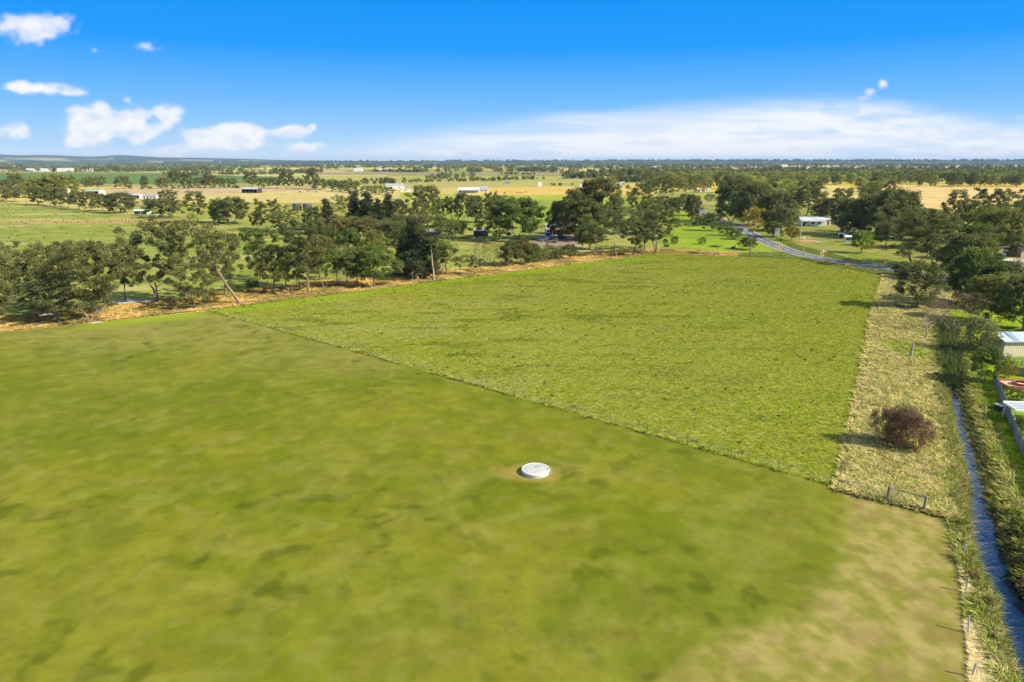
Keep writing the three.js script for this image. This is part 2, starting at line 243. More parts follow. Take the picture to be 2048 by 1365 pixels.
F('orange_field', 'orange-gold field behind the brown cattle', [[930, 391], [1310, 391], [1310, 374], [930, 373]], 0.04, 256, [0.50, 0.32, 0.07], [0.47, 0.36, 0.10], [0.36, 0.27, 0.07], 60, 8);
F('lime_field', 'lime yellow grass in front of the long farmhouse', [[800, 401], [1330, 399], [1310, 390], [930, 390], [800, 384]], 0.044, 256, [0.30, 0.32, 0.03], [0.24, 0.29, 0.03], [0.36, 0.33, 0.06], 50, 7);
F('olive_field', 'olive paddock left of the dark scrub', [[250, 421], [400, 433], [560, 442], [700, 434], [840, 434], [840, 401], [420, 404], [260, 402]], 0.036, 300, [0.22, 0.24, 0.03], [0.28, 0.26, 0.05], [0.32, 0.28, 0.07], 30, 5);
F('gold_field', 'pale gold field behind the two tanks', [[300, 406], [840, 405], [840, 380], [520, 382], [330, 390]], 0.042, 300, [0.42, 0.35, 0.11], [0.46, 0.37, 0.15], [0.30, 0.28, 0.08], 45, 8);
F('tan_field', 'tan paddock around the open black shed', [[160, 390], [330, 391], [560, 384], [700, 376], [700, 371], [200, 377]], 0.046, 256, [0.40, 0.30, 0.16], [0.44, 0.33, 0.19], [0.28, 0.22, 0.10], 60, 9);
F('crop_field', 'dark green crop field far left behind the trees', [[-300, 368], [300, 368], [560, 366], [540, 354], [350, 348], [-300, 345]], 0.05, 256, [0.085, 0.15, 0.03], [0.10, 0.165, 0.035], [0.13, 0.17, 0.05], 120, 14);
F('stubble_field', 'pale stubble field at far left under the hills', [[-300, 345], [200, 344], [190, 338.5], [-300, 338.5]], 0.06, 128, K.straw, K.tan, K.olive, 200, 20);
F('brown_field', 'dull olive brown paddock in the middle distance', [[560, 374], [830, 378], [930, 375], [1260, 372], [1260, 352], [560, 352]], 0.048, 300, [0.28, 0.275, 0.06], [0.33, 0.29, 0.09], [0.23, 0.26, 0.045], 90, 12);
F('bare_field', 'brown bare field beyond the middle distance hedges', [[620, 350], [1260, 350], [1260, 344], [620, 344]], 0.06, 200, [0.30, 0.22, 0.12], [0.22, 0.19, 0.09], [0.26, 0.23, 0.10], 150, 15);
F('ripe_field', 'small ripe yellow field far off in the centre', [[1110, 341], [1260, 341], [1260, 336], [1110, 336]], 0.07, 128, K.gold, [0.42, 0.36, 0.12], K.straw, 200, 20);
F('gap_field', 'golden clearing seen between the trees above the white house', [[1620, 414], [1712, 412], [1722, 376], [1640, 374]], 0.04, 200, [0.50, 0.38, 0.14], [0.42, 0.34, 0.12], [0.3, 0.28, 0.08], 30, 6);
F('hay_field', 'wide golden hay paddock between the tree belts at right', [[1700, 412], [1800, 418], [2200, 420], [2200, 377], [1930, 374], [1760, 370.5]], 0.044, 300, [0.50, 0.35, 0.13], [0.54, 0.40, 0.17], [0.40, 0.29, 0.11], 40, 8);
F('far_tan_field', 'long pale tan paddock far off at right below the horizon', [[1370, 336], [2200, 337], [2200, 331], [1370, 330.5]], 0.07, 200, [0.46, 0.33, 0.18], [0.42, 0.33, 0.18], K.straw, 200, 20);
F('clearing_field', 'sunny grass clearing in front of the pale gums left of the bend', [[1300, 400], [1395, 408], [1480, 412], [1470, 384], [1310, 383]], 0.038, 200, [0.24, 0.28, 0.04], [0.30, 0.28, 0.07], [0.18, 0.23, 0.04], 20, 4);
{ // banks of the drain and the water in it
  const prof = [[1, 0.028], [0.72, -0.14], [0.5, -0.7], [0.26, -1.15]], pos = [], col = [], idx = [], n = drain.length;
  const w = 8;
  for (let i = 0; i < n; i++) {
    const c = drain[i];
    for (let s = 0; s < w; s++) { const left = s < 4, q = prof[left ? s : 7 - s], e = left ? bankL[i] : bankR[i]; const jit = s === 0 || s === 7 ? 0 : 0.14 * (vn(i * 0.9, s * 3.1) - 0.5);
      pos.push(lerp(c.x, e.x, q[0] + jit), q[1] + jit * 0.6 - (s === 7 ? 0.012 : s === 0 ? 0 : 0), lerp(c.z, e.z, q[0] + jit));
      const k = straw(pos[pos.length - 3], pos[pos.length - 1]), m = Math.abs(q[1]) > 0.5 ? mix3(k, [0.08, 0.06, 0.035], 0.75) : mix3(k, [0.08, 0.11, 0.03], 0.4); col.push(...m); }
    if (i) for (let s = 0; s < w - 1; s++) { const a = (i - 1) * w + s, b = i * w + s; idx.push(a, a + 1, b, a + 1, b + 1, b); }
  }
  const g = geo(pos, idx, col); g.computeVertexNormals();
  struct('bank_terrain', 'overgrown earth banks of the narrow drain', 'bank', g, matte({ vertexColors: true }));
  const wl = offsetLine(drain, (i) => 1.3 + 0.25 * sstep(45, 62, i) + 0.7 * (fbm(i * 0.6, 1, 3) - 0.5), WATER_Y), wr = offsetLine(drain, (i) => -1.3 - 0.25 * sstep(45, 62, i) - 0.7 * (fbm(i * 0.55, 7, 3) - 0.5), WATER_Y), wg = boxUV(sheetGeo([...wl, ...wr.reverse()], WATER_Y), { x0: 0, x1: 4, z0: 0, z1: 4 });
  const bump = texture(512, 512, (u, v) => { const a = Math.sin(u * 2 * Math.PI), b = Math.cos(u * 2 * Math.PI); const n = fbm(u * 22, v * 22, 4) * Math.min(1, 8 * Math.min(u, 1 - u, v, 1 - v)) ; return [n, n, n]; }); bump.colorSpace = THREE.NoColorSpace;
  struct('drain_water', 'narrow strip of blue water along the drain at right', 'water', wg, new THREE.MeshPhysicalMaterial({ color: C(0.02, 0.03, 0.035), roughness: 0.07, specularIntensity: 1, ior: 2.3, bumpMap: bump, bumpScale: 0.035, side: THREE.DoubleSide }));
}
{ // pond behind the gums
  const pts = [[208, 607], [238, 601.5], [262, 600.5], [300, 601], [322, 603], [310, 606.5], [285, 610], [262, 610], [245, 606.5], [222, 609]];
  const g = sheetGeo(smooth([...Q(pts), P(...pts[0])], 6).slice(0, -1), 0.03);
  struct('pond_water', 'small bright pond behind the gums at left', 'water', g, new THREE.MeshPhysicalMaterial({ color: C(0.62, 0.66, 0.68), roughness: 0.6, specularIntensity: 0.35, ior: 1.33, side: THREE.DoubleSide }));
}
{ // low wooded rise that closes the plain
  const nx = 160, pos = [], idx = [], col = [], R = rng(44); for (let i = 0; i <= nx; i++) { const px = lerp(350, 2700, i / nx), u = (px - 1024) / FPX; for (const [d, h] of [[6300, -3], [7000, 0.8], [7600, 1], [9000, -3]]) { const t = h > 0 ? h * (CAM_H + (323.3 - lerp(323.2, 321.2, sstep(500, 1500, px))) / FPX * 7400 + 6 * (fbm(i / 4, 2, 4) - 0.5)) : h; pos.push(u * d, t, -d); const k = 0.8 + 0.5 * R(); col.push(0.045 * k, 0.065 * k, 0.05 * k); } if (i) for (let s = 0; s < 3; s++) { const a = (i - 1) * 4 + s, b = i * 4 + s; idx.push(a, b, a + 1, a + 1, b, b + 1); } }
  const g = geo(pos, idx, col); g.computeVertexNormals(); struct('ridge_hills', 'low dark wooded rise along the right horizon', 'hills', g, matte({ vertexColors: true }));
}
{ // hills on the left horizon
  const nx = 240, nz = 26, pos = [], uv = [], idx = [];
  const crest = (px) => { const k = [[-900, 306], [-300, 309], [0, 311], [120, 310.5], [170, 312], [210, 314.5], [260, 312], [330, 315], [420, 316.5], [520, 319], [600, 321], [700, 322.5], [900, 323.2], [1300, 323.4]]; let i = 1; while (i < k.length - 1 && px > k[i][0]) i++; return lerp(k[i - 1][1], k[i][1], clamp((px - k[i - 1][0]) / (k[i][0] - k[i - 1][0]))); };
  for (let j = 0; j <= nz; j++) for (let i = 0; i <= nx; i++) {
    const px = lerp(-900, 1300, i / nx), t = j / nz, d = lerp(6000, 11500, t), u = (px - 1024) / FPX, x = u * d, z = -d;
    const top = CAM_H + (323.3 - crest(px)) / FPX * 10500 + 5 * (fbm(i / 5, 3, 4) - 0.5) * sstep(700, 500, px);
    const h = t < 0.8 ? Math.pow(t / 0.8, 1.25) : 1 - (t - 0.8) * 1.5; pos.push(x, Math.max(-6, top * h * (0.86 + 0.28 * fbm(x / 700, z / 700, 3)) - 6 * (1 - t)), z); uv.push(i / nx, t);
    if (i && j) { const a = j * (nx + 1) + i; idx.push(a - nx - 2, a - nx - 1, a - 1, a - nx - 1, a, a - 1); }
  }
  const g = geo(pos, idx); g.setAttribute('uv', new THREE.Float32BufferAttribute(uv, 2)); g.computeVertexNormals();
  const tx = texture(1600, 128, (u, v) => { const a = fbm(u * 60, v * 9, 4), b = fbm(u * 22 + 5, v * 7 + 2, 3), f = Math.floor(u * 34 + 0.8 * vn(u * 40, v * 4)), open = h2(f, Math.floor(v * 6 + vn(u * 20, 2))) > 0.52 && v > 0.1 && v < 0.6; let q = mix3([0.035, 0.06, 0.06], [0.07, 0.095, 0.065], a); if (open) q = mix3(mix3([0.36, 0.32, 0.17], [0.2, 0.23, 0.12], h2(f, 9)), q, sstep(0.42, 0.58, b)); return q; });
  struct('hills', 'low blue-green hills with pale cleared paddocks on the left horizon', 'hills', g, matte({ map: tx }));
}

// ------------------------------------------------------------------ trees: a tapered trunk with limbs, a crown of leaf-sized faces in clumps
const barkMat = new THREE.MeshStandardMaterial({ vertexColors: true, roughness: 0.95 });
const leafMat = (r, g, b) => new THREE.MeshPhysicalMaterial({ vertexColors: true, color: C(r, g, b), roughness: 0.9, specularIntensity: 0.35, transmission: 0.4, thickness: 0, side: THREE.DoubleSide });
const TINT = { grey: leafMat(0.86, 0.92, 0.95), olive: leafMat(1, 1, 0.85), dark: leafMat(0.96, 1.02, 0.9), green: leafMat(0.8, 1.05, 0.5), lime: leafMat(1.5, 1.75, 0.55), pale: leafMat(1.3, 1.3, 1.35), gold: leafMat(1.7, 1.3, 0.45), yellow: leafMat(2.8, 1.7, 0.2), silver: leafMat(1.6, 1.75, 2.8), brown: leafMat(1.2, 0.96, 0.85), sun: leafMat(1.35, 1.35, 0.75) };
function tube(path, radii, sides, pos, idx, col, bark, R) {
  const base = pos.length / 3, n = path.length, t = V(), a = V(), b = V();
  for (let i = 0; i < n; i++) {
    t.copy(path[Math.min(n - 1, i + 1)]).sub(path[Math.max(0, i - 1)]).normalize(); a.set(0.31, 0.11, 0.94).cross(t).normalize(); b.copy(t).cross(a);
    for (let s = 0; s < sides; s++) { const w = s / sides * 2 * Math.PI, c = Math.cos(w) * radii[i], d = Math.sin(w) * radii[i]; pos.push(path[i].x + a.x * c + b.x * d, path[i].y + a.y * c + b.y * d, path[i].z + a.z * c + b.z * d); const k = 0.7 + 0.6 * R(); col.push(bark[0] * k, bark[1] * k, bark[2] * k); }
    if (i) for (let s = 0; s < sides; s++) { const p = base + (i - 1) * sides + s, q = base + (i - 1) * sides + (s + 1) % sides; idx.push(p, q, p + sides, q, q + sides, p + sides); }
  }
}
const gauss = (R) => (R() + R() + R() - 1.5) * 1.1547;
function leaf(L, px, py, pz, len, wid, R, droop, c) {
  const u = R() * 2 * Math.PI, v = Math.acos(2 * R() - 1), dx = Math.sin(v) * Math.cos(u), dz = Math.sin(v) * Math.sin(u), dy = Math.cos(v) - droop, l = Math.hypot(dx, dy, dz) || 1, ax = dx / l, ay = dy / l, az = dz / l;
  const w = R() * 2 * Math.PI; let bx0 = Math.cos(w), by0 = Math.sin(w) * 0.8, bz0 = Math.sin(w * 1.7); const dt = bx0 * ax + by0 * ay + bz0 * az; bx0 -= dt * ax; by0 -= dt * ay; bz0 -= dt * az; const m = Math.hypot(bx0, by0, bz0) || 1;
  const k = L.p.length / 3, h = len / 2, s = wid / 2 / m;
  L.p.push(px - ax * h, py - ay * h, pz - az * h, px + bx0 * s, py + by0 * s, pz + bz0 * s, px + ax * h, py + ay * h, pz + az * h, px - bx0 * s, py - by0 * s, pz - bz0 * s);
  for (let i = 0; i < 4; i++) L.c.push(c[0], c[1], c[2]);
  L.i.push(k, k + 1, k + 2, k, k + 2, k + 3);
}
function build(o) {
  const R = rng(o.seed), H = o.H, wp = [], wi = [], wc = [], L = { p: [], c: [], i: [] }, nodes = [];
  const bark = o.bark ?? [0.20, 0.155, 0.115], limb = o.limb ?? [0.40, 0.35, 0.28], ga = o.leafA ?? [0.088, 0.105, 0.026], gb = o.leafB ?? [0.245, 0.25, 0.078];
  const stems = o.stems ?? 1, hf = H * (o.fork ?? 0.3), lx = (o.lean ?? 0) * H;
  for (let s = 0; s < stems; s++) {
    const an = s / stems * 6.28 + R(), sp = stems > 1 ? H * 0.16 : H * 0.03, path = [], rad = [];
    const n = 7; for (let i = 0; i <= n; i++) { const t = i / n; path.push(V(Math.cos(an) * sp * t + lx * (o.straight ? t * (1 - 0.12 * t) : t * t) * (hf / H) + gauss(R) * 0.012 * H * t, hf * t * (1 + 0.1 * R()) - (i === 0 ? 0.15 : 0), Math.sin(an) * sp * t + gauss(R) * 0.012 * H * t)); rad.push((o.trunk ?? 0.02) * H * (1 - 0.45 * t) * (i === 0 ? 1.45 : 1) / Math.sqrt(stems)); }
    tube(path, rad, 8, wp, wi, wc, bark, R);
    for (let i = 3; i <= n; i++) nodes.push({ p: path[i], r: rad[i], d: i });
  }
  const targets = [];
  for (let i = 0; i < o.clumps; i++) {
    let y, rr, tries = 0;
    const t = (i + R()) / o.clumps; y = lerp(o.cb, 0.95, o.shape === 'cone' ? 1 - Math.pow(1 - t, 0.7) : Math.pow(t, o.up ?? 0.75));
    const q = (y - o.cb) / (1 - o.cb), prof = o.shape === 'cone' ? (1 - q) * 0.95 + 0.06 : o.shape === 'dome' ? Math.sqrt(clamp(1 - Math.pow(Math.max(0, q - 0.25) / 0.78, 2))) * (0.72 + 0.28 * sstep(0, 0.25, q)) : o.shape === 'umbrella' ? Math.sqrt(clamp(1 - Math.pow((q - 0.55) / 0.62, 2))) : Math.sqrt(clamp(1 - Math.pow((q - 0.45) / 0.58, 2)));
    rr = prof * o.rx * H * Math.sqrt(lerp(o.fill ?? 0.15, 1, R())) * (0.85 + 0.3 * R()); const a = i * 2.39996 + R() * 0.9, lobe = 1 + (o.lobe ?? 0.22) * Math.sin(a * 2 + o.seed) + 0.1 * Math.sin(a * 5 + o.seed * 2);
    const yy = y * H, x = Math.cos(a) * rr * lobe + lx * y * (0.4 + 0.6 * y), z = Math.sin(a) * rr * lobe;
    targets.push(V(x, yy + gauss(R) * 0.02 * H, z));
  }
  targets.sort((a, b) => (a.y + Math.hypot(a.x, a.z) * 0.6) - (b.y + Math.hypot(b.x, b.z) * 0.6));
  for (const t of targets) {
    let best = nodes[0], bd = 1e9; for (const nd of nodes) { const d = nd.p.distanceTo(t) * (nd.p.y > t.y ? 1.8 : 1) + nd.d * 0.012 * H; if (d < bd) { bd = d; best = nd; } }
    const path = [], rad = [], r0 = Math.min(best.r * 0.72, 0.003 * H + 0.035 * best.p.distanceTo(t)), n = 4; const mid = best.p.clone().lerp(t, 0.5); mid.y += 0.08 * best.p.distanceTo(t) * (o.shape === 'cone' ? -0.3 : 1); mid.x += gauss(R) * 0.03 * H; mid.z += gauss(R) * 0.03 * H;
    for (let i = 0; i <= n; i++) { const u = i / n, p = best.p.clone().multiplyScalar((1 - u) * (1 - u)).addScaledVector(mid, 2 * u * (1 - u)).addScaledVector(t, u * u); path.push(p); rad.push(lerp(r0, Math.max(0.0012 * H, r0 * 0.3), u)); }
    tube(path, rad, 4, wp, wi, wc, R() < (o.paleLimbs ?? 0.5) ? limb : bark, R);
    for (let i = 1; i <= n; i++) nodes.push({ p: path[i], r: rad[i], d: best.d + i * 0.5 });
  }
  const per = Math.round(o.leaves / Math.max(1, targets.length));
  if (o.leaves) for (const t of targets) {
    const cr = o.cr * H * (0.7 + 0.6 * R()), tone = R(), subs = []; const ns = o.subs ?? 4;
    for (let s = 0; s < ns; s++) subs.push([gauss(R) * cr * 0.75, gauss(R) * cr * (o.flat ?? 0.55) * 0.75, gauss(R) * cr * 0.75, 0.45 + 0.35 * R()]);
    for (let k = 0; k < per; k++) {
      const s = subs[Math.floor(R() * ns)], rad = cr * s[3];
      let x = gauss(R), y = gauss(R), z = gauss(R); const l = Math.hypot(x, y, z) || 1, f = rad * Math.min(1.25, 0.55 + 0.6 * R() * l) / l; x *= f; y *= f * (o.flat ?? 0.55) * 1.1; z *= f;
      const m = clamp(0.55 * tone + 0.7 * R() - 0.1), g = mix3(ga, gb, m), br = R() < 0.05 ? (o.rare ?? [0.16, 0.12, 0.05]) : g;
      const yy = t.y + s[1] + y; if (yy < 0.02 * H) continue;
      leaf(L, t.x + s[0] + x, yy, t.z + s[2] + z, o.ll * (0.7 + 0.6 * R()), o.ll * (o.wide ?? 0.5) * (0.7 + 0.6 * R()), R, o.droop ?? 0.3, br);
    }
  }
  const root = new THREE.Group(), wood = geo(wp, wi, wc); wood.computeVertexNormals();
  part('trunk', wood, barkMat, root);
  if (o.leaves) part('crown', geo(L.p, L.i, L.c), TINT.olive, root);
  const q = (list, f) => { const s = list.slice().sort((m, n) => m - n); return s[Math.floor((s.length - 1) * f)]; }, src = o.leaves ? L.p : wp, xs = [], ys = [];
  for (let i = 0; i < src.length; i += 9) { const k = i - i % 3; xs.push(Math.abs(src[k] - (o.lean ? lx * 0.55 : 0)), Math.abs(src[k + 2])); ys.push(src[k + 1]); }
  root.size = { H: q(ys, 0.992), W: 2 * q(xs, 0.955) }; root.geos = [wood, root.children[1]?.geometry];
  return root;
}
const gumO = { H: 17, rx: 0.36, cb: 0.22, clumps: 48, cr: 0.07, leaves: 23000, ll: 0.32, wide: 0.55, fork: 0.26, shape: 'umbrella', flat: 0.65 };
const PROTO = {
  gum: [build({ ...gumO, seed: 11 }), build({ ...gumO, seed: 12, stems: 2, rx: 0.40, cb: 0.22 }), build({ ...gumO, seed: 13, clumps: 50, rx: 0.32, cb: 0.3, fork: 0.34 }), build({ ...gumO, seed: 14, stems: 3, fork: 0.22, cb: 0.18, rx: 0.42, clumps: 64 }), build({ ...gumO, seed: 15, rx: 0.30, cb: 0.2, clumps: 54 })],
  open: [build({ ...gumO, seed: 21, clumps: 34, leaves: 9500, cr: 0.085, flat: 0.45, paleLimbs: 0.95, rx: 0.40, cb: 0.42 }), build({ ...gumO, seed: 22, clumps: 28, leaves: 8000, cr: 0.08, flat: 0.45, paleLimbs: 0.95, rx: 0.33, cb: 0.5, fork: 0.42 })],
  tall: [build({ ...gumO, seed: 31, H: 20, clumps: 26, leaves: 8000, rx: 0.24, cb: 0.5, fork: 0.5, trunk: 0.012, paleLimbs: 1, bark: [0.34, 0.26, 0.19], flat: 0.5 })],
  dome: [build({ H: 16, seed: 41, rx: 0.40, cb: 0.12, clumps: 84, cr: 0.095, leaves: 26000, ll: 0.44, wide: 0.6, fork: 0.2, shape: 'dome', flat: 0.75, fill: 0.35, droop: 0.5, stems: 2 }), build({ H: 16, seed: 42, rx: 0.34, cb: 0.14, clumps: 74, cr: 0.09, leaves: 23000, ll: 0.44, wide: 0.6, fork: 0.2, shape: 'dome', flat: 0.8, fill: 0.35, droop: 0.5 }), build({ H: 14, seed: 43, rx: 0.52, cb: 0.15, clumps: 80, cr: 0.1, leaves: 25000, ll: 0.42, wide: 0.6, fork: 0.18, shape: 'dome', flat: 0.6, fill: 0.3, stems: 2 })],
  pine: [build({ H: 17, seed: 51, rx: 0.24, cb: 0.16, clumps: 62, cr: 0.07, leaves: 17000, ll: 0.38, wide: 0.45, fork: 0.9, shape: 'cone', flat: 0.6, trunk: 0.022, leafA: [0.04, 0.06, 0.018], leafB: [0.075, 0.10, 0.026], paleLimbs: 0 }), build({ H: 17, seed: 52, rx: 0.20, cb: 0.1, clumps: 58, cr: 0.075, leaves: 17000, ll: 0.38, wide: 0.45, fork: 0.9, shape: 'cone', flat: 0.7, trunk: 0.022, leafA: [0.04, 0.06, 0.018], leafB: [0.075, 0.10, 0.026], paleLimbs: 0 })],
  oval: [build({ H: 10, seed: 61, rx: 0.38, cb: 0.24, clumps: 40, cr: 0.11, leaves: 14000, ll: 0.32, wide: 0.6, fork: 0.26, shape: 'dome', flat: 0.8, fill: 0.3 }), build({ H: 10, seed: 62, rx: 0.44, cb: 0.28, clumps: 36, cr: 0.12, leaves: 13000, ll: 0.32, wide: 0.6, fork: 0.3, shape: 'dome', flat: 0.7, fill: 0.2 })],
  slim: [build({ H: 10, seed: 71, rx: 0.2, cb: 0.4, clumps: 12, cr: 0.1, leaves: 4200, ll: 0.32, fork: 0.5, shape: 'umbrella', flat: 0.7, trunk: 0.016 }), build({ H: 9, seed: 72, rx: 0.28, cb: 0.34, clumps: 15, cr: 0.1, leaves: 4600, ll: 0.32, fork: 0.3, stems: 2, shape: 'umbrella', trunk: 0.02, flat: 0.6 }), build({ H: 8, seed: 73, rx: 0.3, cb: 0.5, clumps: 9, cr: 0.13, leaves: 3400, ll: 0.3, fork: 0.4, shape: 'umbrella', trunk: 0.018, flat: 0.6 })],
  shrub: [build({ H: 4, seed: 81, rx: 0.55, cb: 0.08, clumps: 26, cr: 0.16, leaves: 4600, ll: 0.22, fork: 0.14, stems: 3, shape: 'dome', flat: 0.8, fill: 0.25 }), build({ H: 4, seed: 82, rx: 0.42, cb: 0.08, clumps: 22, cr: 0.16, leaves: 4200, ll: 0.22, fork: 0.16, stems: 2, shape: 'dome', flat: 0.9, fill: 0.25 }), build({ H: 4, seed: 83, rx: 0.62, cb: 0.1, clumps: 24, cr: 0.17, leaves: 3800, ll: 0.22, fork: 0.14, stems: 3, shape: 'round', flat: 0.7 })],
  twig: [build({ H: 5, seed: 91, rx: 0.5, cb: 0.2, clumps: 130, cr: 0.1, leaves: 2600, ll: 0.2, wide: 0.2, fork: 0.2, stems: 4, shape: 'round', limb: [0.36, 0.27, 0.2], bark: [0.26, 0.2, 0.15], leafA: [0.15, 0.10, 0.055], leafB: [0.24, 0.15, 0.085], trunk: 0.03 })],
  bare: [build({ H: 12, seed: 95, rx: 0.3, cb: 0.3, clumps: 26, cr: 0.1, leaves: 0, ll: 0.2, fork: 0.4, shape: 'umbrella', limb: [0.5, 0.42, 0.36], bark: [0.3, 0.22, 0.18] })],
  leaning: [build({ ...gumO, seed: 101, H: 18, lean: -0.62, fork: 0.52, clumps: 40, rx: 0.3, cb: 0.5, leaves: 10000, trunk: 0.015, straight: 1, bark: [0.24, 0.17, 0.12], paleLimbs: 0.9 })],
};
// the trees of the middle distance are fewer, larger leaves
const midO = { H: 15, rx: 0.38, cb: 0.22, clumps: 40, cr: 0.1, leaves: 5200, ll: 0.75, wide: 0.6, fork: 0.26, shape: 'dome', flat: 0.65, fill: 0.25 };
PROTO.mid = [build({ ...midO, seed: 201 }), build({ ...midO, seed: 202, shape: 'umbrella', stems: 2 }), build({ ...midO, seed: 203, rx: 0.3, cb: 0.16 }), build({ ...midO, seed: 204, rx: 0.48, shape: 'umbrella', cb: 0.3 }), build({ ...midO, seed: 205, rx: 0.44, cb: 0.12, stems: 2 })];
PROTO.midopen = [build({ ...midO, seed: 211, shape: 'umbrella', clumps: 20, leaves: 2600, paleLimbs: 1, cb: 0.35 })];
function plant(kind, px, base, top, wide, tint, label, o = {}) {
  const list = PROTO[kind], R = rng(Math.round(px * 31 + base * 17 + top)), proto = list[o.v ?? Math.floor(R() * list.length)], sz = proto.size, p = P(px, base), h = heightAt(p, top), t = proto.clone();
  const name = o.name ?? ({ gum: 'gum_tree', open: 'gum_tree', tall: 'gum_tree', dome: 'dense_tree', pine: 'pine_tree', oval: 'rounded_tree', slim: 'sapling', shrub: 'shrub', twig: 'bare_shrub', bare: 'bare_tree', leaning: 'leaning_gum_tree', mid: 'field_tree', midopen: 'field_tree' })[kind];
  t.name = numbered(name); tag(t, label, o.cat ?? (/shrub/.test(name) ? 'shrub' : name === 'sapling' ? 'sapling' : 'tree'), o.group);
  const sy = h / sz.H, sw = wide ? wide * metresPerPx(p) / sz.W * (/gum|open|tall|leaning/.test(kind) ? 0.9 : 0.95) : sy;
  t.scale.set(sw, sy, sw); t.position.copy(p); t.rotation.y = o.turn ?? R() * 6.283; if (o.tilt) t.rotation.set(0, 0, -o.tilt);
  if (t.children[1]) t.children[1].material = TINT[tint] ?? TINT.olive;
  scene.add(t); return t;
}

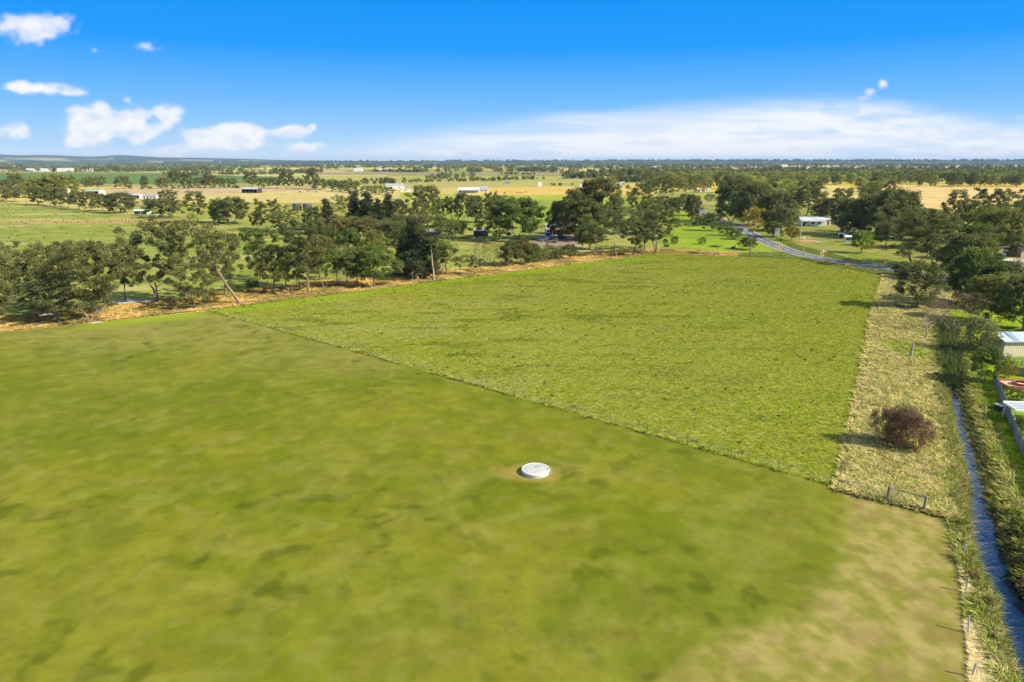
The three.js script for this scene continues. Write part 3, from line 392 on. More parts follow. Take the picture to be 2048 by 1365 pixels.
// ------------------------------------------------------------------ each tree: kind, pixel of its foot (x, y), row of its top, crown width, tint, label
const TREES = [
  // along the dry strip, from the left
  ['gum', -4, 664, 500, 96, 'olive', 'tall gum cut by the left edge of the photo on the dry strip', { v: 4 }],
  ['gum', 119, 646, 556, 120, 'grey', 'low gum leaning left over the dry grass beside a fallen log', { v: 2, tilt: -0.28 }],
  ['gum', 58, 612, 486, 92, 'pale', 'thin pale gum behind the two big gums at far left', { v: 1 }],
  ['gum', 179, 645, 484, 132, 'olive', 'big spreading gum with a forked pale trunk near the left edge', { v: 3 }],
  ['gum', 200, 629, 482, 128, 'dark', 'dark gum standing right behind the forked big gum', { v: 1 }],
  ['gum', 92, 622, 500, 110, 'olive', 'gum filling the gap between the left-edge gum and the forked one', { v: 0 }],
  ['gum', 316, 604, 448, 122, 'dark', 'dark irregular gum at the right end of the small pond', { v: 1 }],
  ['gum', 392, 617, 517, 92, 'olive', 'short gum with several thin stems left of the leaning trunk', { v: 3 }],
  ['leaning', 481, 608, 432, 128, 'olive', 'old gum with a long trunk leaning hard left', { v: 0, turn: 0.25 }],
  ['gum', 452, 592, 468, 84, 'dark', 'gum with pale limbs upright behind the leaning trunk', { v: 0 }],
  ['shrub', 505, 573, 560, 26, 'dark', 'tiny dark round shrub right of the leaning gum', {}],
  ['slim', 529, 587, 510, 44, 'olive', 'slim sapling first to the right of the leaning gum', { v: 1 }],
  ['gum', 520, 560, 458, 68, 'green', 'fresh green gum standing back between the saplings and the leaning gum', { v: 4 }],
  ['slim', 548, 580, 490, 36, 'dark', 'slim dark-trunked tree just left of the big straight gum', { v: 0 }],
  ['slim', 586, 590, 515, 40, 'olive', 'sapling with a bent stem crossing in front of the big gum', { v: 1, tilt: -0.35 }],
  ['gum', 617, 585, 440, 112, 'olive', 'big straight gum in the middle of the left tree row', { v: 0 }],
  ['gum', 601, 580, 486, 70, 'grey', 'smaller grey gum crowding the left side of the big straight gum', { v: 2 }],
  ['slim', 650, 579, 508, 40, 'green', 'V-stemmed sapling right of the big straight gum', { v: 1 }],
  ['open', 680, 562, 490, 50, 'pale', 'wispy pale tree with thin foliage behind the row', { v: 0 }],
  ['slim', 694, 576, 505, 38, 'olive', 'thin stemmed sapling left of the straight dark trunk', { v: 0 }],
  ['gum', 716, 575, 494, 58, 'dark', 'straight single-trunk gum left of the rounded green tree', { v: 2 }],
  ['oval', 749, 575, 494, 84, 'green', 'rounded dense green tree touching the far fence', { v: 1, name: 'rounded_tree' }],
  ['oval', 704, 522, 456, 42, 'green', 'round topped wattle peeping over the row, left one of two', { v: 0 }],
  ['oval', 752, 526, 462, 54, 'sun', 'round topped wattle peeping over the row, right one of two', { v: 1 }],
  ['oval', 662, 520, 454, 40, 'green', 'round wattle behind the crown of the big straight gum', { v: 0 }],
  ['pine', 833, 560, 437, 64, 'dark', 'tall dark pine leading the pine clump in the tree row', { v: 0 }],
  ['pine', 810, 551, 470, 48, 'dark', 'shorter dark pine at the left of the pine clump', { v: 1 }],
  ['pine', 850, 557, 462, 52, 'dark', 'dark pine at the right of the pine clump', { v: 1 }],
  ['open', 795, 551, 440, 56, 'dark', 'crooked bare-stemmed tree just left of the dark pines', { v: 1 }],
  ['tall', 868, 561, 424, 96, 'olive', 'tall pale-trunked gum with a high open crown', { v: 0 }],
  ['slim', 880, 551, 484, 44, 'green', 'green tree right of the tall pale trunk', { v: 1 }],
  ['slim', 893, 549, 490, 46, 'green', 'dense green tree behind the tall pale trunk on its right', { v: 0 }],
  ['bare', 826, 566, 520, 14, 'olive', 'dead grey stub of a trunk in front of the pines', {}],
  ['slim', 920, 552, 512, 22, 'dark', 'first of the small round-headed saplings past the pines', { v: 2 }],
  ['slim', 941, 549, 510, 22, 'dark', 'second small sapling past the pines with a dark round head', { v: 2 }],
  ['slim', 949, 551, 516, 28, 'dark', 'widest of the small saplings past the pines', { v: 2 }],
  ['slim', 962, 545, 517, 22, 'olive', 'last small sapling before the twiggy bushes', { v: 2 }],
  ['twig', 960, 534, 486, 36, 'pale', 'pale twiggy bush, left of three beside the saplings', {}],
  ['twig', 984, 531, 484, 36, 'pale', 'pale twiggy bush, middle of three beside the saplings', {}],
  ['twig', 1006, 530, 488, 34, 'pale', 'pale twiggy bush, third before the olive shrub thicket', {}],
  ['oval', 1024, 533, 482, 48, 'olive', 'olive shrub tree at the left of the thicket by the fence', { v: 0 }],
  ['oval', 1042, 530, 478, 44, 'brown', 'reddish-brown tinged shrub tree in the thicket', { v: 1 }],
  ['oval', 1060, 528, 488, 46, 'green', 'green shrub tree on the right of the thicket', { v: 0 }],
  ['shrub', 1080, 524, 494, 34, 'dark', 'dark shrub between the thicket and the round pair', { v: 1 }],
  ['shrub', 1101, 520, 490, 28, 'dark', 'left of two dark rounded shrubs below the parked cars', { v: 1 }],
  ['shrub', 1117, 519, 497, 22, 'dark', 'right of two dark rounded shrubs below the parked cars', { v: 1 }],
  ['oval', 1139, 518, 489, 28, 'dark', 'lone dark round shrub on thin stems right of the parked cars', { v: 0 }],
  ['open', 1190, 513, 460, 50, 'olive', 'slender tree with a thin trunk left of the dead-limbed gum', { v: 1 }],
  ['open', 1232, 514, 414, 92, 'grey', 'broad gum with bleached dead limbs and a stout trunk', { v: 0 }],
  ['gum', 1266, 512, 440, 60, 'dark', 'dark gum with a curved leaning trunk by the paddock corner', { v: 2, tilt: 0.12 }],
  ['gum', 1312, 506, 412, 86, 'olive', 'full gum with a dark trunk at the far corner of the paddock', { v: 1 }],
  ['gum', 1290, 498, 425, 60, 'olive', 'gum close behind the two at the paddock corner', { v: 0 }],
  ['shrub', 1349, 488, 472, 16, 'dark', 'small round bush on the roadside paddock, left one', {}],
  ['shrub', 1404, 489, 474, 17, 'dark', 'small round bush alone on the roadside paddock', {}],
  // the scrub and trees in the middle
  ['gum', 395, 446, 383, 46, 'olive', 'tall gum with a layered crown standing in the pasture', { v: 2 }],
  ['dome', 438, 446, 400, 40, 'green', 'green left half of the rounded tree pair in the pasture', { v: 1 }],
  ['dome', 468, 448, 396, 66, 'dark', 'wide rounded dark tree in the pasture, right of the layered gum', { v: 2 }],
  ['mid', 515, 458, 424, 28, 'dark', 'small dark tree at the left start of the scrub', {}],
  ['gum', 538, 462, 399, 52, 'olive', 'gum at the left end of the scrub belt', { v: 1 }],
  ['gum', 560, 466, 424, 44, 'dark', 'dark gum below the two tanks', { v: 2 }],
  ['open', 586, 463, 410, 44, 'olive', 'open gum in front of the left tank', { v: 0 }],
  ['mid', 628, 470, 414, 40, 'dark', 'dark bushy tree just right of the tanks', { v: 0 }],
  ['pine', 656, 468, 400, 34, 'dark', 'dark conical pine right of the tanks', { v: 1 }],
  ['open', 684, 462, 390, 36, 'pale', 'pale open gum left of the pine group', { v: 1 }],
  ['pine', 711, 461, 383, 40, 'dark', 'ragged pine with layered boughs, leftmost of the pine group', { v: 0 }],
  ['pine', 737, 463, 387, 46, 'dark', 'broadest pine of the middle group', { v: 1 }],
  ['pine', 758, 463, 399, 30, 'dark', 'shortest pine of the middle group', { v: 0 }],
  ['pine', 778, 462, 390, 36, 'dark', 'dark pine at the right of the middle group', { v: 1 }],
  ['slim', 797, 462, 398, 26, 'olive', 'slender tree right beside the pine group', { v: 0 }],
  ['gum', 826, 470, 399, 58, 'dark', 'dark gum between the pines and the farmhouse lawn', { v: 0 }],
  ['gum', 854, 458, 372, 56, 'olive', 'gum whose top rises over the farm sheds', { v: 4 }],
  ['oval', 600, 478, 447, 52, 'dark', 'low dark scrub tree at the left of the dark scrub', { v: 1 }],
  ['oval', 640, 482, 446, 54, 'dark', 'second dark scrub tree from the left in the scrub', { v: 1 }],
  ['oval', 676, 486, 432, 54, 'brown', 'brownish scrub tree under the ragged pine', { v: 1 }],
  ['oval', 706, 484, 434, 52, 'dark', 'dark scrub tree under the broad pine', { v: 0 }],
  ['oval', 738, 486, 436, 56, 'brown', 'brownish scrub tree under the short pine', { v: 1 }],
  ['oval', 772, 490, 440, 54, 'dark', 'dark scrub tree above the right wattle', { v: 1 }],
  ['oval', 803, 492, 432, 52, 'olive', 'olive scrub tree left of the tall pale gum', { v: 0 }],
  ['gum', 830, 496, 430, 56, 'grey', 'grey gum behind the tall dark pine', { v: 1 }],
  ['mid', 880, 440, 396, 34, 'dark', 'small tree at the left of the long dark hedge line', {}],
  ['mid', 904, 440, 393, 36, 'dark', 'tree under the left end of the long farmhouse', {}],
  ['mid', 926, 442, 386, 34, 'olive', 'olive tree just below the long farmhouse', {}],
  ['mid', 950, 446, 392, 36, 'dark', 'tree below the grey roof end of the farmhouse', {}],
  ['gum', 968, 482, 398, 70, 'dark', 'tall dark gum left of the spreading cypress', { v: 0 }],
  ['mid', 985, 446, 385, 32, 'olive', 'olive tree whose round top meets the gold field', {}],
  ['gum', 1000, 480, 392, 50, 'dark', 'dark gum touching the cypress on its left', { v: 2 }],
  ['dome', 1036, 481, 398, 112, 'green', 'wide spreading green cypress left of the parked cars', { v: 2, name: 'cypress_tree' }],
  ['oval', 905, 476, 440, 56, 'green', 'rounded tree right of the tall gum crown', { v: 0 }],
  ['dome', 1197, 480, 356, 80, 'olive', 'tallest dense domed gum in the centre', { v: 1 }],
  ['dome', 1158, 480, 380, 96, 'olive', 'second domed gum, lower left of the tallest one', { v: 0 }],
  ['dome', 1124, 476, 402, 54, 'dark', 'dark tree on the left flank of the domed gums', { v: 1 }],
  ['gum', 1277, 452, 368, 56, 'olive', 'gum with gaps in its crown right of the domed gums', { v: 1 }],
  ['oval', 1180, 500, 448, 48, 'green', 'green tree in front of the domed gums', { v: 0 }],
  ['oval', 1166, 496, 460, 40, 'brown', 'brownish small tree right of the blue car', { v: 1 }],
  ['mid', 1326, 414, 392, 40, 'grey', 'grey shrubby tree on the left side of the road', { v: 4 }],
  ['mid', 1342, 430, 396, 32, 'dark', 'dark tree left of the dark oval tree', { v: 2 }],
  ['gum', 1358, 437, 394, 34, 'dark', 'dark gum on the left side of the road', { v: 2 }],
  ['oval', 1382, 446, 390, 24, 'dark', 'narrow dark oval tree beside the road', { v: 0 }],
  ['mid', 1386, 432, 392, 34, 'olive', 'olive tree behind the narrow dark oval tree', { v: 2 }],
  ['mid', 1368, 420, 388, 30, 'grey', 'grey tree hiding the road beyond the bend', { v: 0 }],
  ['gum', 1300, 470, 402, 56, 'olive', 'gum standing back behind the paddock corner trees', { v: 4 }],
  ['slim', 572, 575, 496, 34, 'olive', 'thin tree between the slim dark-trunked tree and the big straight gum', { v: 0 }],
  ['gum', 640, 560, 470, 60, 'olive', 'gum standing back to the right of the big straight gum', { v: 2 }],
  ['slim', 676, 573, 498, 34, 'green', 'green sapling between the V-stemmed sapling and the straight dark trunk', { v: 0 }],
  ['shrub', 420, 606, 582, 34, 'olive', 'low olive shrub just left of the leaning trunk foot', { v: 0 }],
  ['gum', 250, 600, 500, 60, 'grey', 'grey gum behind the pond on its left side', { v: 2 }],
  ['mid', 1402, 452, 428, 44, 'dark', 'low broad dark tree left of the road', { v: 3 }],
  ['mid', 1424, 462, 426, 40, 'dark', 'dark broad shrub tree next to the road', { v: 4 }],
  ['shrub', 1452, 472, 446, 30, 'dark', 'dark roadside shrub above the left direction sign', { v: 0 }],
  ['shrub', 1470, 479, 458, 26, 'green', 'green roadside shrub just left of the left direction sign', { v: 1 }],
  ['oval', 1497, 500, 474, 38, 'dark', 'low dark shrub tree around the foot of the orange-tipped gum', { v: 1, name: 'shrub' }],
  ['twig', 1484, 498, 478, 24, 'pale', 'pale twiggy shrub left of the orange-tipped gum', {}],
  ['open', 1500, 512, 416, 42, 'gold', 'slender gum with orange-tipped crown beside the side road', { v: 1 }],
  // right of the road
  ['dome', 1462, 446, 352, 70, 'dark', 'large dark tree at the inside of the road bend', { v: 0 }],
  ['mid', 1467, 440, 388, 28, 'silver', 'silver-leaved tree against the large dark tree by the road', { v: 2 }],
  ['dome', 1507, 452, 366, 66, 'olive', 'dark dense tree behind the orange-tipped gum', { v: 1 }],
  ['dome', 1548, 462, 384, 66, 'olive', 'broad gum left of the white house', { v: 0 }],
  ['oval', 1562, 474, 412, 46, 'dark', 'dark rounded tree in front of the broad gum', { v: 1 }],
  ['oval', 1545, 476, 444, 32, 'dark', 'dark shrub tree behind the right direction sign', { v: 0, name: 'shrub' }],
  ['oval', 1583, 482, 453, 30, 'gold', 'yellow-tipped shrub left of the utility pole', { v: 1, name: 'shrub' }],
  ['gum', 1614, 432, 362, 66, 'dark', 'grey gum rising behind the white house roof', { v: 0 }],
  ['mid', 1580, 430, 388, 40, 'olive', 'olive tree behind the left end of the white house', { v: 0 }],
  ['mid', 1640, 436, 408, 40, 'dark', 'tree behind the right end of the white house', { v: 4 }],
  ['dome', 1664, 446, 396, 50, 'olive', 'dark tree right of the white house', { v: 1 }],
  ['dome', 1700, 470, 398, 62, 'olive', 'tall tree above the two small sheds', { v: 0 }],
  ['oval', 1695, 464, 424, 40, 'dark', 'dark lower tree just above the two small sheds', { v: 1 }],
  ['oval', 1722, 507, 462, 38, 'lime', 'lone bright yellow-green round tree on the house block', { v: 0 }],
  ['dome', 1738, 474, 390, 62, 'olive', 'dark tree above the bright yellow-green tree', { v: 1 }],
  ['dome', 1775, 478, 380, 72, 'dark', 'biggest dark tree on the right side of the house block', { v: 0 }],
  ['dome', 1808, 470, 384, 56, 'olive', 'dark tree at the edge of the golden hay paddock', { v: 1 }],
  ['oval', 1772, 494, 444, 46, 'dark', 'dark low tree behind the brown brush pile', { v: 1 }],
  ['gum', 1826, 534, 418, 118, 'olive', 'large leaning gum beside the guard rails', { v: 3 }],
  ['gum', 1868, 530, 426, 80, 'olive', 'gum leaning against the right of the large roadside gum', { v: 1 }],
  ['oval', 1805, 552, 526, 46, 'grey', 'low grey-green shrub at the end of the near guard rail', { v: 1, name: 'shrub' }],
  ['gum', 1898, 502, 402, 54, 'olive', 'gum with dark forked limbs in front of the hay paddock', { v: 0 }],
  ['gum', 1910, 436, 380, 40, 'dark', 'small dark gum standing in the hay paddock edge', { v: 2 }],
  ['gum', 1936, 500, 404, 72, 'green', 'green gum with pale trunk right of centre of the right belt', { v: 1 }],
  ['gum', 1968, 470, 378, 60, 'dark', 'dark gum rising over the hay paddock at right', { v: 0 }],
  ['dome', 1992, 510, 418, 76, 'sun', 'sunlit yellow-green gum above the crossarm pole', { v: 0 }],
  ['dome', 1950, 520, 450, 62, 'green', 'green tree left of the crossarm pole', { v: 1 }],
  ['gum', 2030, 460, 380, 76, 'dark', 'dark gum at the right edge over the hay paddock', { v: 1 }],
  ['gum', 2062, 480, 390, 90, 'olive', 'gum half out of the photo at the right edge', { v: 3 }],
  ['oval', 2038, 512, 470, 44, 'olive', 'small tree behind the driveway at the right edge', { v: 0 }],
  ['oval', 1905, 540, 488, 60, 'dark', 'dark tree between the roadside gum and the near big tree', { v: 0 }],
  ['gum', 1862, 498, 424, 60, 'green', 'green gum behind the large roadside gum on its right', { v: 4 }],
  ['dome', 1842, 482, 418, 60, 'olive', 'rounded gum behind the large roadside gum on its left', { v: 0 }],
  ['dome', 1925, 566, 470, 80, 'olive', 'olive tree just behind the big green tree by the driveway', { v: 1 }],
  ['gum', 1950, 486, 410, 70, 'sun', 'sunlit gum between the forked gum and the hay paddock', { v: 0 }],
  ['dome', 2030, 492, 412, 80, 'green', 'green crown above the pink brick house', { v: 0 }],
  ['oval', 2020, 612, 560, 50, 'dark', 'dark round tree between the grey-green tree and the garden shed', { v: 1 }],
  ['dome', 1760, 452, 392, 56, 'olive', 'olive crown between the dark trees behind the brush pile', { v: 1 }],
  ['oval', 1834, 617, 525, 76, 'olive', 'single round tree at the far right corner of the paddock', { v: 0, name: 'corner_tree' }],
  ['dome', 1944, 612, 500, 108, 'green', 'big green tree left of the driveway', { v: 0 }],
  ['dome', 1994, 616, 524, 100, 'grey', 'grey-green tree right of the big green one by the drain', { v: 1 }],
  ['dome', 1970, 644, 552, 78, 'sun', 'light green feathery tree above the garden shed', { v: 1 }],
  ['dome', 2046, 660, 552, 84, 'dark', 'very dark dense tree behind the garden shed', { v: 1 }],
  ['twig', 1902, 664, 582, 92, 'pale', 'big reddish leafless bush at the head of the drain', {}],
  ['twig', 1874, 650, 602, 46, 'pale', 'smaller reddish leafless bush behind the drain head', {}],
  ['shrub', 1957, 707, 636, 62, 'pale', 'large grey-green garden bush in front of the shed', { v: 1 }],
  ['oval', 1969, 769, 694, 66, 'green', 'small glossy green tree at the top of the paling fence', { v: 1 }],
  ['shrub', 2010, 756, 722, 30, 'gold', 'brown-green shrub behind the paling fence', { v: 0 }],
  ['shrub', 2017, 800, 772, 26, 'green', 'green garden shrub below the fire pit terrace', { v: 2 }],
  ['shrub', 2040, 802, 778, 34, 'olive', 'olive garden shrub right of the green one under the terrace', { v: 0 }],
  ['shrub', 2046, 872, 834, 40, 'green', 'dark green bush behind the fence at the right edge', { v: 1 }],
  ['bare', 281, 434, 374, 26, 'olive', 'thin leafless tree beside the pale green shelter', {}],
  ['slim', 298, 432, 397, 18, 'dark', 'slim dark tree right of the leafless one', { v: 0 }],
  ['dome', 328, 436, 398, 58, 'dark', 'dense dark tree right of the pale green shelter', { v: 2 }],
  ['gum', 338, 426, 380, 34, 'olive', 'gum with a broken top over the dense dark tree', { v: 2 }],
  ['dome', 241, 426, 386, 54, 'dark', 'rounded dark tree at the right end of the left belt', { v: 1 }],
  ['bare', 228, 425, 396, 16, 'pale', 'dead white leaning trunk at the right end of the left belt', { tilt: -0.3 }],
  ['gum', 182, 425, 384, 36, 'olive', 'gum with many white stems in the left belt', { v: 3 }],
  ['mid', 205, 422, 388, 34, 'olive', 'olive tree next to the rounded dark one', {}],
  ['mid', 158, 420, 382, 34, 'dark', 'dark tree left of the white-stemmed gum', {}],
  ['mid', 136, 417, 384, 32, 'olive', 'tree below the shed with the red end', {}],
  ['mid', 122, 414, 376, 34, 'olive', 'tree in the left belt just left of the red-ended shed', {}],
  ['mid', 100, 412, 372, 36, 'dark', 'dark tree in the middle of the left belt', {}],
  ['mid', 76, 410, 374, 36, 'olive', 'olive tree right of the pale-trunked gum in the left belt', {}],
  ['open', 52, 408, 364, 26, 'sun', 'pale-trunked sunlit gum in the left belt', { v: 1 }],
  ['mid', 28, 404, 374, 40, 'dark', 'dark rounded tree left of the pale-trunked gum', {}],
  ['mid', 4, 402, 360, 40, 'grey', 'grey tree at the left edge in the far belt', {}],
  ['mid', 36, 396, 348, 34, 'olive', 'tall tree with a knobbly top in the left belt', {}],
  ['mid', 70, 396, 356, 30, 'sun', 'sunlit tree behind the left belt, left one', {}],
  ['mid', 92, 396, 356, 30, 'lime', 'yellow-green bushy crown behind the left belt', {}],
  ['mid', 108, 396, 350, 36, 'sun', 'sunlit open crown behind the left belt', {}],
  ['mid', 140, 394, 351, 40, 'sun', 'broad sunlit crown left of the red-ended shed', {}],
  ['mid', 176, 380, 356, 22, 'dark', 'dark tree behind the green roofed shed, left of two', {}],
  ['mid', 194, 379, 353, 32, 'dark', 'spreading dark tree behind the green roofed shed', {}],
  ['mid', 248, 378, 352, 30, 'dark', 'dark tree standing at the edge of the dark crop', {}],
  ['mid', 290, 377, 352, 14, 'dark', 'thin tree with a knotted crown on the crop edge', { v: 2 }],
  ['mid', 327, 377, 355, 30, 'brown', 'rounded brownish tree on the crop edge', { v: 4 }],
  ['mid', 350, 372, 342, 22, 'dark', 'tall leaning tree right of the rounded brownish one', { v: 1 }],
  ['mid', 374, 377, 345, 22, 'dark', 'tall dark tree in the crop edge row', { v: 2 }],
  ['mid', 398, 375, 355, 24, 'green', 'small green tree in the crop edge row', { v: 4 }],
  ['mid', 420, 376, 350, 34, 'brown', 'broad brownish tree in the crop edge row', { v: 0 }],
  ['mid', 443, 375, 356, 20, 'dark', 'umbrella tree with a clear trunk, left of two', { v: 1 }],
  ['mid', 465, 374, 356, 24, 'dark', 'umbrella tree with a clear trunk, right of two', { v: 3 }],
  ['mid', 504, 374, 344, 30, 'dark', 'tree just behind the open black shed', { v: 0 }],
  ['mid', 528, 376, 356, 26, 'dark', 'first tree of the clump right of the black shed', {}],
  ['mid', 552, 378, 354, 26, 'dark', 'second tree of the clump right of the black shed', {}],
  ['mid', 574, 378, 342, 26, 'dark', 'tallest dark tree in the clump right of the black shed', {}],
  ['mid', 600, 379, 356, 28, 'dark', 'dark tree in the middle of the clump right of the black shed', {}],
  ['mid', 625, 378, 337, 26, 'dark', 'tall peaked tree at the right of the clump', {}],
  ['mid', 640, 380, 358, 34, 'green', 'green bushy tree ending the clump right of the black shed', { v: 4 }],
  ['mid', 680, 384, 367, 34, 'green', 'low green shrub tree left of the farm sheds', { v: 4 }],
  ['mid', 704, 386, 370, 30, 'sun', 'low sunlit shrub tree left of the cream shed', { v: 4 }],
  ['mid', 736, 388, 372, 30, 'sun', 'sunlit shrub tree just left of the cream shed', { v: 4 }],
  ['mid', 757, 389, 371, 26, 'lime', 'yellow-green bush in front of the cream shed', { v: 4 }],
  ['mid', 778, 390, 374, 20, 'green', 'green bush below the cream shed gable', { v: 4 }],
];
for (const [kind, px, base, top, wide, tint, label, o] of TREES) plant(kind, px, base, top, wide, tint, label, o);

// ------------------------------------------------------------------ woods and hedgerows that read as one mass
const farBuild = (s, extra) => build({ H: 13, rx: 0.42, cb: 0.14, clumps: 14, cr: 0.14, leaves: 620, ll: 1.5, wide: 0.65, fork: 0.2, shape: 'dome', flat: 0.75, fill: 0.3, seed: s, ...extra });
const farGeo = [farBuild(301, {}), farBuild(302, { rx: 0.34 }), farBuild(303, { rx: 0.5, shape: 'umbrella', cb: 0.22 }), farBuild(304, { rx: 0.5, H: 9, cb: 0.06 })].map((g) => { const [a, b] = g.geos.map((q) => { const n = q.clone(); n.deleteAttribute('normal'); n.deleteAttribute('uv'); return n; }); const m = mergeGeometries([a, b]); m.computeVertexNormals(); return m; });
const nearGeo = PROTO.mid.map((g) => { const [a, b] = g.geos.map((q) => { const n = q.clone(); n.deleteAttribute('normal'); return n; }); const m = mergeGeometries([a, b]); m.computeVertexNormals(); return m; });
const massMat = matte({ vertexColors: true });
function mass(name, label, category, geos, spots) {                 // spots: [x, z, scale, widen, r, g, b]
  const root = new THREE.Group(); root.name = numbered(name); tag(root, label, category, null, 'stuff'); scene.add(root);
  const M = new THREE.Matrix4(), q = new THREE.Quaternion(), up = V(0, 1, 0), c = new THREE.Color();
  geos.forEach((g, k) => {
    const mine = spots.filter((_, i) => i % geos.length === k); if (!mine.length) return;
    const m = new THREE.InstancedMesh(g, massMat, mine.length); m.name = 'crown'; m.userData = { kind: 'stuff' }; m.castShadow = m.receiveShadow = true;
    mine.forEach((s, i) => { q.setFromAxisAngle(up, h2(i, k * 77) * 6.28); M.compose(V(s[0], s[7] ?? 0, s[1]), q, V(s[2] * s[3], s[2], s[2] * s[3])); m.setMatrixAt(i, M); m.setColorAt(i, c.setRGB(s[4], s[5], s[6])); });
    root.add(m);
  });
  return root;
}
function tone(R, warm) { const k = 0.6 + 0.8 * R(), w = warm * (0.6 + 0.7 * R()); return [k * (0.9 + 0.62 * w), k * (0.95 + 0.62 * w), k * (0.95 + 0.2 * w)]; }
function scatterPx(poly, n, seed, sc, warm, skip = []) {             // even over the ground seen inside a pixel polygon
  const R = rng(seed), w = Q(poly), b = bounds(w), holes = skip.map(Q), out = [];
  for (let i = 0, t = 0; i < n && t < n * 60; t++) { const x = lerp(b.x0, b.x1, R()), z = lerp(b.z0, b.z1, R()); if (!inside(w, x, z) || holes.some((h) => inside(h, x, z))) continue; out.push([x, z, sc * (0.65 + 0.6 * R()), 0.85 + 0.4 * R(), ...tone(R, warm)]); i++; }
  return out;
}
const clearings = [[[1620, 414], [1712, 412], [1722, 372], [1640, 372]], [[1295, 402], [1395, 410], [1480, 412], [1470, 386], [1310, 382]]];
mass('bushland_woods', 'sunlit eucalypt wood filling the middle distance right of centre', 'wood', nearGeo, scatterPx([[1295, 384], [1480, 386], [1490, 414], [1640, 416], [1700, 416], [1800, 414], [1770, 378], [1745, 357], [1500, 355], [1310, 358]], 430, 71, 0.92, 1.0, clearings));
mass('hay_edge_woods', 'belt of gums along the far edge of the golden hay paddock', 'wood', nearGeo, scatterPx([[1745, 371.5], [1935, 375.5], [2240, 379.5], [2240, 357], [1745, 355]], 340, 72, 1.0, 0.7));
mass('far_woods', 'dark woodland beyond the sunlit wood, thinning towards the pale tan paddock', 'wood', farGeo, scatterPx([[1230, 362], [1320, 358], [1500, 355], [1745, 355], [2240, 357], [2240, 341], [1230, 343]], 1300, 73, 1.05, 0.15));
{ // hedgerows and tree belts over the plain
  const R = rng(909), spots = [];
  const belt = (x0, y0, x1, y1, n, sc, warm = 0, thick = 12) => { const a = P(x0, y0), b = P(x1, y1); for (let i = 0; i < n; i++) { const t = R(); spots.push([lerp(a.x, b.x, t) + gauss(R) * thick, lerp(a.z, b.z, t) + gauss(R) * thick, sc * (0.6 + 0.7 * R()), 0.85 + 0.5 * R(), ...tone(R, warm)]); } };
  belt(-200, 346, 430, 344, 60, 0.45, 0, 20); belt(260, 378.5, 480, 376.5, 40, 0.3, 0, 4); belt(660, 372, 710, 374, 40, 0.55, 0, 10); belt(700, 369, 830, 367, 26, 0.6, 0, 8); belt(725, 363, 790, 362, 30, 0.35, 0, 6);
  belt(840, 365, 1010, 362, 40, 0.5, 0, 8); belt(850, 360, 960, 357, 14, 0.8, 0, 10); belt(1000, 349, 1070, 350, 40, 0.4, 0, 10); belt(980, 361, 1090, 359, 30, 0.5, 0, 8); belt(1140, 358, 1200, 356, 36, 1.0, 0, 16); belt(1235, 366, 1300, 362, 40, 0.8, 0, 16);
  belt(1040, 343.5, 1110, 343, 70, 0.9, -0.2, 18); belt(740, 344, 840, 345, 80, 0.6, -0.2, 14); belt(1240, 361, 1300, 357, 50, 1.25, -0.1, 22); belt(1100, 372, 1260, 371, 10, 0.3, 0, 5);
  belt(560, 347, 640, 345, 60, 0.9, 0, 26); belt(340, 352, 560, 349, 70, 0.8, 0, 40); belt(200, 343, 480, 341, 160, 0.9, 0, 60); belt(-200, 339, 300, 336.5, 300, 0.9, -0.1, 110);
  for (let i = 0; i < 150; i++) {                                   // broken belts out to the horizon
    const d = 2100 + 7000 * Math.pow(R(), 1.1), u = (R() - 0.5) * 2.0, len = (0.05 + 0.16 * R()) * d, x = u * d, n = Math.round(8 + 22 * R()), sl = gauss(R) * 0.12;
    for (let k = 0; k < n; k++) { const t = R() - 0.5; spots.push([x + t * len + gauss(R) * 12, -d + t * len * sl + gauss(R) * 0.018 * d, (0.7 + 0.6 * R()) * (0.85 + d / 16000), 1 + 0.6 * R(), ...tone(R, R() < 0.25 ? 0.5 : 0)]); }
  }
  for (let i = 0; i < 2600; i++) { const d = 2600 + 7600 * Math.pow(R(), 0.8), x = (R() - 0.5) * 2.1 * d; if (fbm(x / 900, d / 420, 3) < 0.47) continue; spots.push([x, -d, (0.75 + 0.6 * R()) * (0.9 + d / 14000), 1 + 0.7 * R(), ...tone(R, R() < 0.2 ? 0.45 : 0)]); }
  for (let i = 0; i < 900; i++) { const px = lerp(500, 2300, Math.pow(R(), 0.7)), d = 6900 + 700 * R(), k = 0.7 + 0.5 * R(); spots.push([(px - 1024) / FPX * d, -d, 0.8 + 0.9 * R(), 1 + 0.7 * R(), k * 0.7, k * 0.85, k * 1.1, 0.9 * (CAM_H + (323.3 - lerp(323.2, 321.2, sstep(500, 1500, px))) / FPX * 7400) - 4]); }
  mass('plain_woods', 'scattered tree belts and hedgerows across the plain below the horizon', 'tree belts', farGeo, spots);
}

